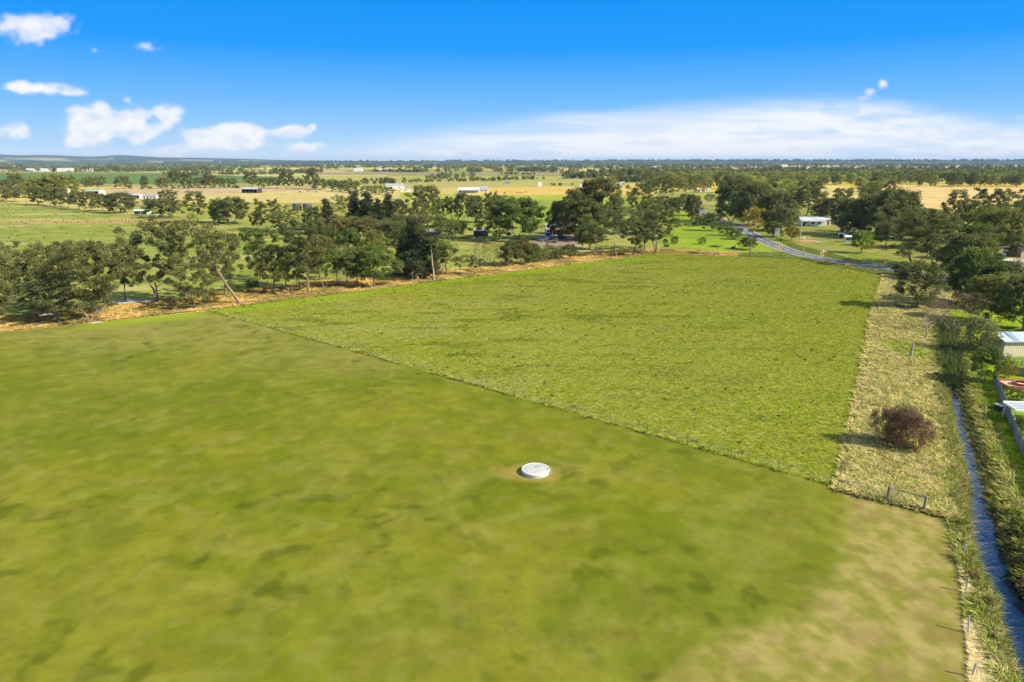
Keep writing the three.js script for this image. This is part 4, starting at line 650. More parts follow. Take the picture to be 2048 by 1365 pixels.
// ------------------------------------------------------------------ road, markings, rails, signs
const M = { steel: mat(0.48, 0.5, 0.52, 0.45, 0.7), dark: mat(0.03, 0.03, 0.032, 0.6), timber: mat(0.22, 0.18, 0.14), greyTimber: mat(0.30, 0.28, 0.25), weathered: mat(0.42, 0.40, 0.36), white: mat(0.8, 0.8, 0.78, 0.6), asphalt: mat(0.115, 0.115, 0.13, 0.9), yellow: mat(0.85, 0.42, 0.02, 0.55), black: mat(0.015, 0.015, 0.015, 0.6), glass: new THREE.MeshPhysicalMaterial({ color: C(0.02, 0.025, 0.03), roughness: 0.06, ior: 1.6 }), tyre: mat(0.02, 0.02, 0.02, 0.9), zinc: mat(0.50, 0.53, 0.56, 0.5, 0.5), cream: mat(0.62, 0.54, 0.38), offwhite: mat(0.72, 0.70, 0.64), concrete: mat(0.55, 0.54, 0.50, 0.9), brick: mat(0.30, 0.10, 0.06), greenRoof: mat(0.30, 0.42, 0.36, 0.5), redWall: mat(0.5, 0.14, 0.08), greyRoof: mat(0.30, 0.31, 0.33, 0.5), tin: mat(0.62, 0.64, 0.66, 0.45, 0.3), darkWall: mat(0.045, 0.04, 0.045), soil: mat(0.2, 0.12, 0.07), blue: mat(0.02, 0.12, 0.55, 0.35), bark: mat(0.16, 0.12, 0.09), deadwood: mat(0.40, 0.37, 0.33), mint: mat(0.45, 0.68, 0.52) };
function ribbon(line, off0, off1, y) { const a = offsetLine(line, off0, y), b = offsetLine(line, off1, y), pos = [], idx = []; a.forEach((p, i) => { pos.push(p.x, y, p.z, b[i].x, y, b[i].z); if (i) { const k = 2 * i; idx.push(k - 2, k, k - 1, k - 1, k, k + 1); } }); const g = geo(pos, idx); g.computeVertexNormals(); return g; }
const road = smooth(Q([[1383, 392], [1390, 408], [1399, 421], [1422, 434], [1447, 442.5], [1473, 451], [1518, 477], [1567, 497.5], [1628, 514.5], [1695, 526.5], [1750, 534.5], [1830, 546.5], [1890, 556], [1960, 567], [2060, 582], [2250, 610]]), 8);
const tarTex = texture(512, 512, (u, v) => { const n = 0.08 + 0.04 * vn(u * 200, v * 200) + 0.03 * fbm(u * 9, v * 9, 3); return [n, n, n]; });
struct('road', 'two-lane bitumen road curving through the trees at right', 'road', (() => { const g = ribbon(road, -3.6, 3.6, 0.06); return boxUV(g, { x0: 0, x1: 12, z0: 0, z1: 12 }); })(), new THREE.MeshStandardMaterial({ map: tarTex, roughness: 0.9, side: THREE.DoubleSide }));
for (const s of [-1, 1]) struct('road_marking', s < 0 ? 'white edge line on the far side of the road' : 'white edge line on the near side of the road', 'road line', ribbon(road, s * 3.05, s * 3.25, 0.066), M.white);
{ const l = []; for (let i = 6; i < road.length - 4; i += 3) l.push(ribbon(road.slice(i, i + 3), -0.1, 0.1, 0.067)); struct('road_marking', 'broken white centre line of the bitumen road', 'road line', merged(l), M.white); }
struct('gravel_road', 'grey gravel side road meeting the bitumen behind the paddock', 'side road', ribbon(smooth(Q([[1612, 514], [1575, 510], [1540, 509], [1500, 509.3], [1440, 508], [1380, 505.5]]), 6), -2.1, 2.1, 0.055), mat(0.30, 0.28, 0.26));
struct('dirt_path', 'bare brown dirt yard under the parked cars', 'dirt', sheetGeo(smooth([...Q([[1062, 482], [1090, 470], [1150, 466], [1196, 474], [1160, 488], [1110, 493], [1072, 491]]), P(1062, 482)], 5).slice(0, -1), 0.045), mat(0.24, 0.17, 0.13));
struct('driveway_path', 'pale concrete driveway at the right edge by the crossarm pole', 'driveway', sheetGeo(Q([[1978, 528], [2010, 540], [2032, 556], [2120, 560], [2120, 520], [1990, 516]]), 0.05), mat(0.48, 0.42, 0.38));
function wbeam(line, y) { const prof = [[0.0, 0.16], [0.06, 0.08], [0.0, 0], [0.06, -0.08], [0, -0.16]], pos = [], idx = []; line.forEach((p, i) => { const a = line[Math.max(0, i - 1)], b = line[Math.min(line.length - 1, i + 1)], l = Math.hypot(b.x - a.x, b.z - a.z), nx = -(b.z - a.z) / l, nz = (b.x - a.x) / l; for (const [o, h] of prof) pos.push(p.x + nx * o, y + h, p.z + nz * o); if (i) for (let k = 0; k < 4; k++) { const q = (i - 1) * 5 + k; idx.push(q, q + 1, q + 5, q + 1, q + 6, q + 5); } }); const g = geo(pos, idx); g.computeVertexNormals(); return g; }
function guardRail(px, label) {
  const line = smooth(Q(px), 8), o = thing('guard_rail', label, 'guard rail', line[0]), loc = line.map((p) => p.clone().sub(line[0]));
  part('rail', wbeam(loc, 0.62), M.steel, o);
  let acc = 0; const pg = bx(0.12, 0.75, 0.16, 0, 0.36, 0); for (let i = 1; i < loc.length; i++) { acc += loc[i].distanceTo(loc[i - 1]); if (acc > 2.6) { acc = 0; part('post', pg, M.timber, o).position.copy(loc[i]).add(V(0, 0, 0.12)); } }
  const e = part('end_terminal', mergeGeometries([bx(1.3, 0.5, 0.35, 0, 0.6, 0), bx(0.4, 0.7, 0.5, -0.75, 0.5, 0), bx(1.0, 0.16, 0.3, -1.2, 0.16, 0, 0, 0.12)]), M.yellow, o, 'yellow crash end of the rail'); e.rotation.y = -0.2;
  return o;
}
guardRail([[1697, 533], [1722, 537], [1752, 541.5], [1800, 549], [1850, 557.5], [1905, 567]], 'near galvanised guard rail with a yellow end on the paddock side of the road');
guardRail([[1727, 527.5], [1765, 532.5], [1810, 539], [1850, 544], [1905, 552.5], [1960, 561]], 'far galvanised guard rail with a yellow end behind the near one');
function chevron(px, py, label) {
  const o = thing('chevron_sign', label, 'curve sign', P(px, py));
  part('post', bx(0.1, 2.0, 0.06, 0, 1.0, -0.05), M.zinc, o);
  part('board', bx(1.25, 1.25, 0.04, 0, 1.45, 0), M.yellow, o);
  const s = new THREE.Shape([[-0.3, 0.45], [0.05, 0.45], [0.4, 0], [0.05, -0.45], [-0.3, -0.45], [0.05, 0]].map(([x, y]) => new THREE.Vector2(x, y))), g = new THREE.ExtrudeGeometry(s, { depth: 0.01, bevelEnabled: false }); g.translate(0, 1.45, 0.021); part('arrow', g, M.black, o);
}
chevron(1561, 502, 'yellow curve sign with black arrow, leftmost on the bend');
chevron(1644, 517, 'yellow curve sign with black arrow, middle one on the bend');
chevron(1765, 533, 'yellow curve sign with black arrow behind the near guard rail');
function directionSign(px, py, top, w, label) {
  const p = P(px, py), h = heightAt(p, top), W = w * metresPerPx(p), o = thing('direction_sign', label, 'road sign', p, -0.15);
  for (const s of [-1, 1]) part('post', cyl(0.06, 0.06, h - 0.1, s * W * 0.3, 0, -0.06), M.zinc, o);
  part('panel', bx(W, h * 0.58, 0.03, 0, h * 0.7, 0), mat(0.46, 0.47, 0.47, 0.5), o);
  for (const k of [0.55, 0.7, 0.85]) part('rib', bx(W * 0.98, 0.07, 0.05, 0, h * k, 0.035), M.zinc, o);
}
directionSign(1490.5, 473, 456, 9, 'grey back of a road sign on the left side of the road');
directionSign(1553.5, 478, 457, 9, 'grey back of a road sign on the right side of the road');
{ const o = thing('speed_sign', 'small white road sign on a post right of the corner tree', 'road sign', P(1892, 571)); part('post', cyl(0.04, 0.04, 2.6), M.zinc, o); part('panel', bx(0.6, 0.75, 0.03, 0, 2.3, 0.05), M.white, o); }
{ const o = thing('sign_board', 'dark upright board seen edge-on beside the drain trees', 'board', P(1906, 577), 1.1); part('panel', bx(2.2, 1.9, 0.06, 0, 1.3, 0), mat(0.05, 0.06, 0.08), o); for (const s of [-0.9, 0.9]) part('post', bx(0.1, 2.2, 0.1, s, 1.1, -0.09), M.timber, o); }
const GP = [[1341, 470, 0], [1514, 485, 'first along the near edge of the bend'], [1536, 494, 'second along the near edge of the bend'], [1608, 503, 'on the far edge below the utility pole'], [1552, 499, 'just left of the leftmost curve sign'], [1467, 455, 'by the roadside shrubs'], [1880, 566, 'past the end of the near guard rail']];
for (const [x, y, w] of GP) if (w) { const o = thing('guide_post', 'small white guide post ' + w, 'guide post', P(x, y), 0, 'white posts along the road'); part('post', bx(0.14, 1.05, 0.06, 0, 0.5, 0), M.white, o); part('reflector', bx(0.09, 0.16, 0.02, 0, 0.85, 0.041), mat(0.6, 0.03, 0.02, 0.3), o); }
// ------------------------------------------------------------------ utility poles and wires
function pole(px, py, top, label, arms) {
  const p = P(px, py), h = heightAt(p, top), o = thing('utility_pole', label, 'utility pole', p, -0.3); part('pole', cyl(0.17, 0.11, h, 0, -0.1, 0), mat(0.42, 0.38, 0.33), o);
  const ends = []; for (let k = 0; k < arms; k++) { const y = h - 0.35 - k * 1.1; part('crossarm', bx(2.4, 0.12, 0.1, 0, y, 0.13), M.weathered, o); for (const s of [-1.1, -0.5, 0.5, 1.1]) { part('insulator', cyl(0.05, 0.03, 0.22, s, y + 0.06, 0.13), M.white, o); if (k === 0) ends.push(o.localToWorld ? V(s, y + 0.28, 0.13).applyAxisAngle(V(0, 1, 0), -0.3).add(p) : p); } }
  if (!arms) ends.push(p.clone().add(V(-0.1, h - 0.2, 0)), p.clone().add(V(0.1, h - 0.6, 0)));
  return { o, ends, h };
}
const poleA = pole(1599, 488, 427, 'tall bare utility pole in front of the white house', 0), poleB = pole(1998, 552, 492, 'utility pole with crossarms by the driveway at right', 2), poleC = pole(1417, 420, 388, 'distant utility pole beside the road on the left of the bend', 0);
{ const p = poleB.o; part('transformer', cyl(0.3, 0.3, 0.9, 0.4, poleB.h - 3.2, 0.2, 12), M.zinc, p); }
function wire(a, b, sag, label) { const m = a.clone().lerp(b, 0.5); m.y -= sag; const c = new THREE.QuadraticBezierCurve3(a, m, b), o = new THREE.Mesh(new THREE.TubeGeometry(c, 30, 0.035, 4), M.dark); o.name = numbered('power_line'); tag(o, label, 'power line'); o.castShadow = true; scene.add(o); }
wire(poleA.ends[0], poleB.ends[1], 5, 'upper power line from the bare pole to the crossarm pole'); wire(poleA.ends[1], poleB.ends[2], 6, 'lower power line from the bare pole to the crossarm pole'); wire(poleC.ends[0], poleA.ends[0], 4, 'power line from the distant pole to the bare pole');
// ------------------------------------------------------------------ pylons on the horizon
function pylon(px, dist, h, label) { const o = thing('pylon', label, 'pylon', V((px - 1024) / FPX * dist, 0, -dist), 0, 'lattice pylons on the horizon'), l = [], w = h * 0.09; for (const [a, b] of [[-1, -1], [1, -1], [1, 1], [-1, 1]]) l.push(bar(V(a * w, 0, b * w), V(a * w * 0.2, h, b * w * 0.2), 0.45, 0.3, 4)); for (let k = 0; k < 6; k++) { const t0 = k / 6, t1 = (k + 1) / 6, s = (t) => w * (1 - 0.8 * t); l.push(bar(V(-s(t0), h * t0, s(t0)), V(s(t1), h * t1, s(t1)), 0.25, 0.25, 4), bar(V(s(t0), h * t0, s(t0)), V(-s(t1), h * t1, s(t1)), 0.25, 0.25, 4)); } part('lattice', merged(l), M.zinc, o); for (const t of [0.72, 0.84, 0.96]) part('crossarm', bx(h * 0.24, 0.8, 0.8, 0, h * t, 0), M.zinc, o); }
pylon(681, 6200, 46, 'left of two grey pylons on the horizon left of centre'); pylon(686, 6500, 46, 'right of two grey pylons on the horizon left of centre'); pylon(876, 6200, 46, 'left pylon of the second pair on the horizon'); pylon(881, 6500, 46, 'right pylon of the second pair on the horizon'); pylon(459, 5200, 44, 'pylon standing before the hills'); pylon(1825, 6500, 42, 'pylon on the horizon above the hay paddock');
// ------------------------------------------------------------------ fences
function fence(label, pts, spacing, h, r, m, wires, o2 = {}) {
  const p0 = pts[0], o = thing(o2.name ?? 'wire_fence', label, 'fence', p0), R = rng(Math.round(Math.abs(p0.x * 13 + p0.z * 7)) + 3), pg = o2.square ? bx(r * 2, h + 0.2, r * 2, 0, h / 2 - 0.1, 0) : cyl(r, r * 0.9, h + 0.2, 0, -0.2, 0, 6), out = [];
  for (let i = 1; i < pts.length; i++) { const a = pts[i - 1], b = pts[i], n = Math.max(1, Math.round(a.distanceTo(b) / spacing)); for (let k = i === 1 ? 0 : 1; k <= n; k++) out.push(a.clone().lerp(b, k / n)); }
  for (const p of out) { const q = part('post', pg, m, o); q.position.copy(p).sub(p0); q.rotation.set(gauss(R) * 0.05 * (o2.wild ?? 1), R() * 3, gauss(R) * 0.05 * (o2.wild ?? 1)); q.scale.y = 0.9 + 0.2 * R(); }
  for (let w = 0; w < wires; w++) { const l = []; for (let i = 1; i < out.length; i++) { const y = h * (0.3 + 0.62 * (w + 0.5) / wires); l.push(bar(out[i - 1].clone().sub(p0).setY(y), out[i].clone().sub(p0).setY(y), 0.006, 0.006, 3)); } part('wire', merged(l), M.zinc, o); }
  return o;
}
const edge = (x) => P(x, 620 + 0.28133 * (x - 414));
fence('wire fence with thin dark steel posts between the mown and the front paddock', [edge(414), edge(1775)], edge(1462).distanceTo(edge(1557)), 1.25, 0.028, M.dark, 4);
{ const a = edge(1775), b = edge(1848), o = thing('timber_gate_frame', 'two dark timber posts joined by a top rail near the drain', 'fence frame', a), d = b.clone().sub(a); for (const q of [V(), d]) part('post', cyl(0.13, 0.12, 1.75, q.x, -0.1, q.z, 9), M.timber, o); part('rail', bar(V(0, 1.45, 0), d.clone().setY(1.5), 0.06, 0.05), M.timber, o); for (const y of [0.5, 0.9]) part('wire', bar(V(0, y, 0), d.clone().setY(y), 0.007, 0.007, 4), M.zinc, o); }
fence('post and wire fence along the dry strip behind the mown paddock', [P(414, 621), P(700, 585.5), P(1000, 547.8), P(1320, 507.5)], 6, 1.15, 0.05, M.greyTimber, 3);
fence('post and wire fence between the front paddock and the gums', [P(-200, 684.5), P(0, 666), P(414, 621.5)], 6, 1.15, 0.05, M.greyTimber, 3);
fence('fence of timber posts between the paddock and the road', [P(1320, 507.5), P(1590, 517), P(1768, 551), P(1836, 562)], 5, 1.2, 0.07, M.timber, 3);
fence('weathered crooked fence posts beside the front paddock at lower right', [P(1924, 1115), P(1931, 1185), P(1937, 1270), P(1944, 1355)], 4, 1.35, 0.06, M.weathered, 0, { wild: 3 });
fence('dark wire fence along the roadside paddock with cattle', [P(1150, 500), P(1230, 495), P(1330, 497), P(1470, 504)], 6, 1.2, 0.06, M.timber, 3);
fence('stock fence across the far pasture behind the gold field', [P(960, 375), P(1300, 373)], 14, 1.6, 0.12, M.greyTimber, 2);
// ------------------------------------------------------------------ things in the paddocks
{ const p = trough, o = thing('water_trough', 'round concrete water trough in the middle of the front paddock', 'trough', p);
  const ring = new THREE.LatheGeometry([[1.48, -0.1], [1.56, 0.36], [1.55, 0.48], [1.40, 0.5], [1.36, 0.46], [1.33, 0.2], [0, 0.18]].map(([x, y]) => new THREE.Vector2(x, y)), 48); part('tank', ring, M.concrete, o);
  const lid = new THREE.LatheGeometry([[1.345, 0.42], [1.30, 0.48], [0.7, 0.52], [0, 0.53]].map(([x, y]) => new THREE.Vector2(x, y)), 48); part('lid', lid, new THREE.MeshStandardMaterial({ map: texture(256, 256, (u, v) => { const k = 0.36 + 0.1 * fbm(u * 9, v * 5, 5), s = sstep(0.58, 0.72, fbm(u * 5 + 3, v * 4, 4)); return mix3([k, k, k * 0.95], [0.4, 0.38, 0.32], 0.4 * s); }), roughness: 0.85 }), o); part('pipe', mergeGeometries([cyl(0.04, 0.04, 0.6, 1.66, 0, 0.2), bx(0.5, 0.07, 0.07, 1.45, 0.6, 0.2)]), M.zinc, o); part('hatch', bx(0.6, 0.05, 0.5, 0.3, 0.54, -0.4, 0.4), M.zinc, o); }
PROTO.bramble = [build({ H: 3, seed: 111, rx: 1.0, cb: 0.1, clumps: 170, cr: 0.2, leaves: 26000, ll: 0.2, wide: 0.22, fork: 0.1, stems: 7, shape: 'dome', flat: 0.7, fill: 0.2, trunk: 0.02, limb: [0.32, 0.23, 0.17], bark: [0.2, 0.14, 0.1], lobe: 0.3, leafA: [0.10, 0.062, 0.036], leafB: [0.27, 0.165, 0.10], rare: [0.10, 0.10, 0.03] })];
plant('bramble', 1797, 897, 817, 92, 'olive', 'large brown leafless bramble mound on the rough grass', { name: 'bramble_bush', cat: 'bush' });
function log(label, a, b, r, m = M.deadwood, name = 'log') { const R = rng(Math.round(a.x * 91 - a.z * 3)), pts = []; for (let i = 0; i <= 6; i++) pts.push(a.clone().lerp(b, i / 6).add(V(0, r * 0.7 + gauss(R) * r * 0.3, gauss(R) * r * 0.4))); const pos = [], idx = [], col = []; tube(pts.map((p) => p.clone().sub(a)), pts.map((_, i) => r * (1 - 0.4 * i / 6)), 8, pos, idx, col, [0.38, 0.36, 0.33], R); const g = geo(pos, idx, col); g.computeVertexNormals(); const o = new THREE.Mesh(g, barkMat); o.name = numbered(name); o.position.copy(a); tag(o, label, name === 'log' ? 'log' : 'branch'); o.castShadow = o.receiveShadow = true; scene.add(o); }
log('thick grey log poking out on the left of the bramble mound', P(1737, 875), P(1780, 889), 0.26); log('long thin grey log in front of the bramble mound', P(1762, 902), P(1842, 907), 0.12); log('thin pale branch right of the tall stake on the drain bank', P(1962, 884), P(1975, 905), 0.04, M.deadwood, 'fallen_branch');
log('dark fallen log beside the low leaning gum', P(78, 634), P(112, 632), 0.35); log('fallen branch at the foot of the forked big gum', P(182, 648), P(206, 646), 0.2, M.deadwood, 'fallen_branch');
function snag(label, px, py, top, seed, forks, name, rr) { const p = P(px, py), h = heightAt(p, top), R = rng(seed), pos = [], idx = [], col = [], o = thing(name, label, name === 'stump' ? 'stump' : 'dead tree', p); const path = []; for (let i = 0; i <= 6; i++) path.push(V(gauss(R) * 0.05 * h * i / 6, h * i / 6 - 0.1, gauss(R) * 0.05 * h * i / 6)); tube(path, path.map((_, i) => rr * h * (1 - 0.11 * i) * (i ? 1 : 1.4)), 8, pos, idx, col, [0.26, 0.25, 0.25], R); for (let k = 0; k < forks; k++) { const b = path[2 + Math.floor(R() * 4)], e = b.clone().add(V(gauss(R) * 0.35 * h, 0.3 * h * R(), gauss(R) * 0.2 * h)); tube([b, b.clone().lerp(e, 0.5).add(V(0, 0.03 * h, 0)), e], [rr * 0.5 * h, rr * 0.35 * h, rr * 0.12 * h], 6, pos, idx, col, [0.42, 0.40, 0.37], R); } const g = geo(pos, idx, col); g.computeVertexNormals(); part('trunk', g, barkMat, o); }
snag('jagged grey dead stump standing in the rough grass', 1822, 716, 685, 3, 0, 'stump', 0.1); snag('bleached dead tree with bare forks at the drain head', 1850, 680, 622, 5, 6, 'dead_tree', 0.02);
function heap(name, label, cat, px, py, wpx, n, len, m, seed) { const p = P(px, py), o = thing(name, label, cat, p), R = rng(seed), w = wpx * metresPerPx(p) / 2, l = []; for (let i = 0; i < n; i++) { const a = V(gauss(R) * w * 0.6, 0.1 + R() * 0.6, gauss(R) * w * 0.35), b = a.clone().add(V(gauss(R) * len, Math.abs(gauss(R)) * len * 0.35, gauss(R) * len * 0.6)); l.push(bar(a, b, 0.05 + 0.07 * R(), 0.03, 5)); } part('branches', merged(l), m, o).userData = { kind: 'stuff' }; }
heap('branch_heap', 'dark heap of fallen branches under the corner tree', 'branches', 1798, 617, 40, 46, 1.1, M.bark, 5); heap('branch_heap', 'dark heap of burnt branches in the roadside paddock', 'branches', 1432, 495, 30, 60, 1.5, M.dark, 6); heap('branch_heap', 'reddish brown brush pile right of the yellow-green tree', 'branches', 1757, 497, 42, 150, 2.6, mat(0.26, 0.15, 0.12), 7);
heap('junk_heap', 'scattered pale junk beside the utility pole', 'junk', 1608, 478, 34, 26, 0.9, M.white, 8); heap('junk_heap', 'white sheets and junk lying in the middle of the house block', 'junk', 1648, 469, 26, 18, 1.4, M.white, 9); heap('junk_heap', 'grey scrap near the road edge on the house block', 'junk', 1645, 506, 16, 18, 1.0, M.zinc, 10); heap('junk_heap', 'pale rubble along the orange dirt bank', 'junk', 1637, 487, 22, 20, 0.8, M.concrete, 11);
struct('dirt_mound_terrain', 'orange dirt bank on the house block', 'dirt', (() => { const g = new THREE.SphereGeometry(1, 20, 8, 0, 6.283, 0, 1.4); const p = P(1612, 483); g.scale(5.6, 0.5, 1.6); g.translate(p.x, 0.0, p.z); return g; })(), mat(0.42, 0.22, 0.11));
for (const [x, y, t, l] of [[2001, 914, 893, 'short dark stake on the drain bank near the paling fence'], [2026, 974, 946, 'leaning white stake on the right bank of the drain'], [1971, 838, 812, 'weathered stake in the green verge of the drain']]) { const p = P(x, y), o = thing('stake', l, 'stake', p); part('post', cyl(0.05, 0.045, heightAt(p, t), 0, 0, 0, 6), M.weathered, o); o.rotation.z = 0.12; }
// ------------------------------------------------------------------ animals
function creature(caps, size, res, k = 0.12) {        // one continuous skin over tapered capsules
  const mc = new MarchingCubes(res, new THREE.MeshStandardMaterial(), false, false, 40000), f = mc.field; mc.isolation = 0;
  const half = size / 2; for (let z = 0; z < res; z++) for (let y = 0; y < res; y++) for (let x = 0; x < res; x++) {
    const px = (x - res / 2) / (res / 2) * half, py = (y - res / 2) / (res / 2) * half, pz = (z - res / 2) / (res / 2) * half; let s = 0;
    for (const [a, b, ra, rb] of caps) { const dx = b[0] - a[0], dy = b[1] - a[1], dz = b[2] - a[2], t = clamp(((px - a[0]) * dx + (py - a[1]) * dy + (pz - a[2]) * dz) / (dx * dx + dy * dy + dz * dz + 1e-9)), d = Math.hypot(px - a[0] - dx * t, py - a[1] - dy * t, pz - a[2] - dz * t) - lerp(ra, rb, t); s += Math.exp(-d / (k * 0.25)); }
    f[x + y * res + z * res * res] = Math.log(s) * k * 0.25; }
  mc.update(); const n = mc.count, g = new THREE.BufferGeometry(); g.setAttribute('position', new THREE.BufferAttribute(mc.positionArray.slice(0, n * 3).map((v) => v * half), 3)); g.setAttribute('normal', new THREE.BufferAttribute(mc.normalArray.slice(0, n * 3), 3)); return g;
}
const cowStand = creature([[[-0.7, 0.35, 0], [0.55, 0.4, 0], 0.36, 0.38], [[-0.2, 0.2, 0], [0.4, 0.2, 0], 0.36, 0.34], [[0.6, 0.5, 0], [1.0, 0.55, 0], 0.24, 0.16], [[1.0, 0.6, 0], [1.28, 0.38, 0], 0.15, 0.10], [[1.0, 0.72, 0.05], [1.0, 0.74, 0.22], 0.05, 0.03], [[1.0, 0.72, -0.05], [1.0, 0.74, -0.22], 0.05, 0.03], [[0.5, 0.2, 0.2], [0.52, -0.3, 0.2], 0.15, 0.08], [[0.52, -0.3, 0.2], [0.52, -0.85, 0.2], 0.075, 0.065], [[0.5, 0.2, -0.2], [0.56, -0.3, -0.2], 0.15, 0.08], [[0.56, -0.3, -0.2], [0.58, -0.85, -0.2], 0.075, 0.065], [[-0.75, 0.25, 0.2], [-0.66, -0.15, 0.21], 0.19, 0.1], [[-0.66, -0.15, 0.21], [-0.84, -0.4, 0.2], 0.09, 0.07], [[-0.84, -0.4, 0.2], [-0.8, -0.85, 0.2], 0.07, 0.065], [[-0.75, 0.25, -0.2], [-0.62, -0.15, -0.21], 0.19, 0.1], [[-0.62, -0.15, -0.21], [-0.8, -0.4, -0.2], 0.09, 0.07], [[-0.8, -0.4, -0.2], [-0.74, -0.85, -0.2], 0.07, 0.065], [[-1.02, 0.5, 0], [-1.1, -0.2, 0], 0.05, 0.04]], 3.2, 64);
cowStand.translate(0, 0.9, 0);
const cowLie = creature([[[-0.7, -0.2, 0], [0.5, -0.15, 0], 0.4, 0.4], [[-0.2, -0.3, 0.05], [0.3, -0.3, 0.05], 0.42, 0.4], [[0.6, 0, 0], [0.95, 0.3, 0], 0.22, 0.16], [[0.95, 0.35, 0], [1.25, 0.18, 0], 0.15, 0.1], [[0.95, 0.45, 0.05], [0.95, 0.47, 0.22], 0.05, 0.03], [[0.95, 0.45, -0.05], [0.95, 0.47, -0.22], 0.05, 0.03], [[0.5, -0.45, 0.3], [0.9, -0.58, 0.35], 0.12, 0.08], [[0.9, -0.58, 0.35], [0.55, -0.62, 0.4], 0.08, 0.06], [[-0.6, -0.4, 0.35], [-0.1, -0.58, 0.5], 0.16, 0.08], [[-0.1, -0.58, 0.5], [-0.5, -0.63, 0.52], 0.07, 0.06], [[0.5, -0.5, -0.3], [0.85, -0.6, -0.3], 0.12, 0.07], [[-1.0, 0, 0], [-1.15, -0.5, 0.1], 0.05, 0.04]], 3.2, 64);
cowLie.translate(0, 0.66, 0);
const hide = { brown: mat(0.20, 0.075, 0.03), black: mat(0.016, 0.015, 0.016), tan: mat(0.36, 0.2, 0.09) };
for (const [px, py, lie, c, turn, label] of [[1034, 388, 0, 'brown', 0.2, 'reddish-brown cow, leftmost of the brown cattle on the gold field'], [1040, 387, 0, 'brown', 2.8, 'reddish-brown cow, second of the brown cattle on the gold field'], [1046, 387, 0, 'tan', 0.5, 'tan cow among the brown cattle on the gold field'], [1052, 386, 0, 'brown', 3.3, 'darkest brown cow, rightmost on the gold field'], [1009, 388, 0, 'black', 0.1, 'black cow left of the brown cattle'], [1355, 454, 1, 'black', 0.4, 'black cow lying under the roadside trees, left one'], [1372, 451, 1, 'brown', 2.6, 'brown cow lying beside the roadside trees'], [1388, 451, 0, 'black', 0.3, 'black and standing cow beside the narrow oval tree'], [1467, 498, 1, 'black', 0.6, 'black cow lying right of the burnt branches'], [1333, 494, 1, 'black', 3.0, 'black cow lying by the far paddock corner'], [600, 386, 0, 'black', 0.2, 'dark cow, leftmost on the pale gold field'], [633, 386, 0, 'black', 2.9, 'dark cow in the middle of the pale gold field'], [616, 384, 0, 'brown', 0.8, 'brown cow between the dark cows on the pale gold field']]) { const o = new THREE.Mesh(lie ? cowLie : cowStand, hide[c]); o.name = numbered('cow'); tag(o, label, 'cow', 'cattle in the paddocks'); o.position.copy(P(px, py)).setY(0.04); o.rotation.y = turn; o.castShadow = o.receiveShadow = true; scene.add(o); }
// ------------------------------------------------------------------ vehicles
function car(label, px, py, turn, paint, ute) {
  const p = P(px, py).setY(0.05), o = thing(ute ? 'utility_truck' : 'parked_car', label, ute ? 'ute' : 'car', p, turn), L = 4.9, W = 1.85;
  const prof = ute ? [[-2.45, 0.45], [-2.45, 0.98], [-0.75, 1.0], [-0.7, 1.1], [1.15, 1.1], [2.3, 0.98], [2.45, 0.8], [2.45, 0.42]] : [[-2.4, 0.45], [-2.45, 1.05], [1.0, 1.1], [2.3, 1.0], [2.45, 0.8], [2.45, 0.42]];
  const cab = ute ? [[-0.72, 1.08], [-0.55, 1.72], [0.45, 1.72], [1.1, 1.08]] : [[-2.38, 1.04], [-2.15, 1.78], [0.35, 1.78], [1.0, 1.08]];
  const ex = (q, w, bev) => { const g = new THREE.ExtrudeGeometry(new THREE.Shape(q.map(([x, y]) => new THREE.Vector2(x, y))), { depth: w - 2 * bev, bevelEnabled: true, bevelSize: bev, bevelThickness: bev, bevelSegments: 2 }); g.translate(0, 0, -(w - 2 * bev) / 2); return g; };
  part('body', ex(prof, W, 0.07), paint, o); part('window', ex(cab, W - 0.2, 0.06), M.glass, o);
  const top = cab.slice(1, 3); part('roof', bx(top[1][0] - top[0][0] + 0.15, 0.07, W - 0.22, (top[0][0] + top[1][0]) / 2, 1.8 - (ute ? 0.05 : -0.02), 0), paint, o);
  for (const x of [-1.5, 1.5]) for (const s of [-1, 1]) { const g = new THREE.CylinderGeometry(0.38, 0.38, 0.24, 18); g.rotateX(Math.PI / 2); g.translate(x, 0.38, s * (W / 2 - 0.08)); const w = part('wheel', g, M.tyre, o), h = new THREE.CylinderGeometry(0.2, 0.2, 0.02, 12); h.rotateX(Math.PI / 2); h.translate(x, 0.38, s * (W / 2 + 0.05)); part('rim', h, M.zinc, w); }
  for (const s of [-0.65, 0.65]) part('headlight', bx(0.06, 0.2, 0.34, 2.53, 0.82, s), M.white, o);
  part('bumper', bx(0.16, 0.22, W, 2.5, 0.5, 0), M.zinc, o);
}
const gloss = (r, g, b) => new THREE.MeshPhysicalMaterial({ color: C(r, g, b), roughness: 0.35, clearcoat: 1, clearcoatRoughness: 0.1 });
car('black four-wheel drive, left of two parked on the dirt yard', 1090, 483, -2.6, gloss(0.012, 0.013, 0.015)); car('black four-wheel drive, right of two parked on the dirt yard', 1105, 486, -2.75, gloss(0.012, 0.013, 0.015)); car('blue utility truck behind the two black cars', 1119, 477, 0.15, gloss(0.02, 0.08, 0.24), true); car('silver car at the driveway by the crossarm pole', 2012, 534, 2.4, gloss(0.5, 0.51, 0.53));
{ const p = P(1096, 473), o = thing('blue_tank', 'bright blue round tank in front of the farmhouse', 'tank', p); part('tank', cyl(1.25, 1.25, 1.5, 0, 0, 0, 24), M.blue, o); part('lid', cyl(1.27, 0.3, 0.2, 0, 1.5, 0, 24), M.blue, o); }
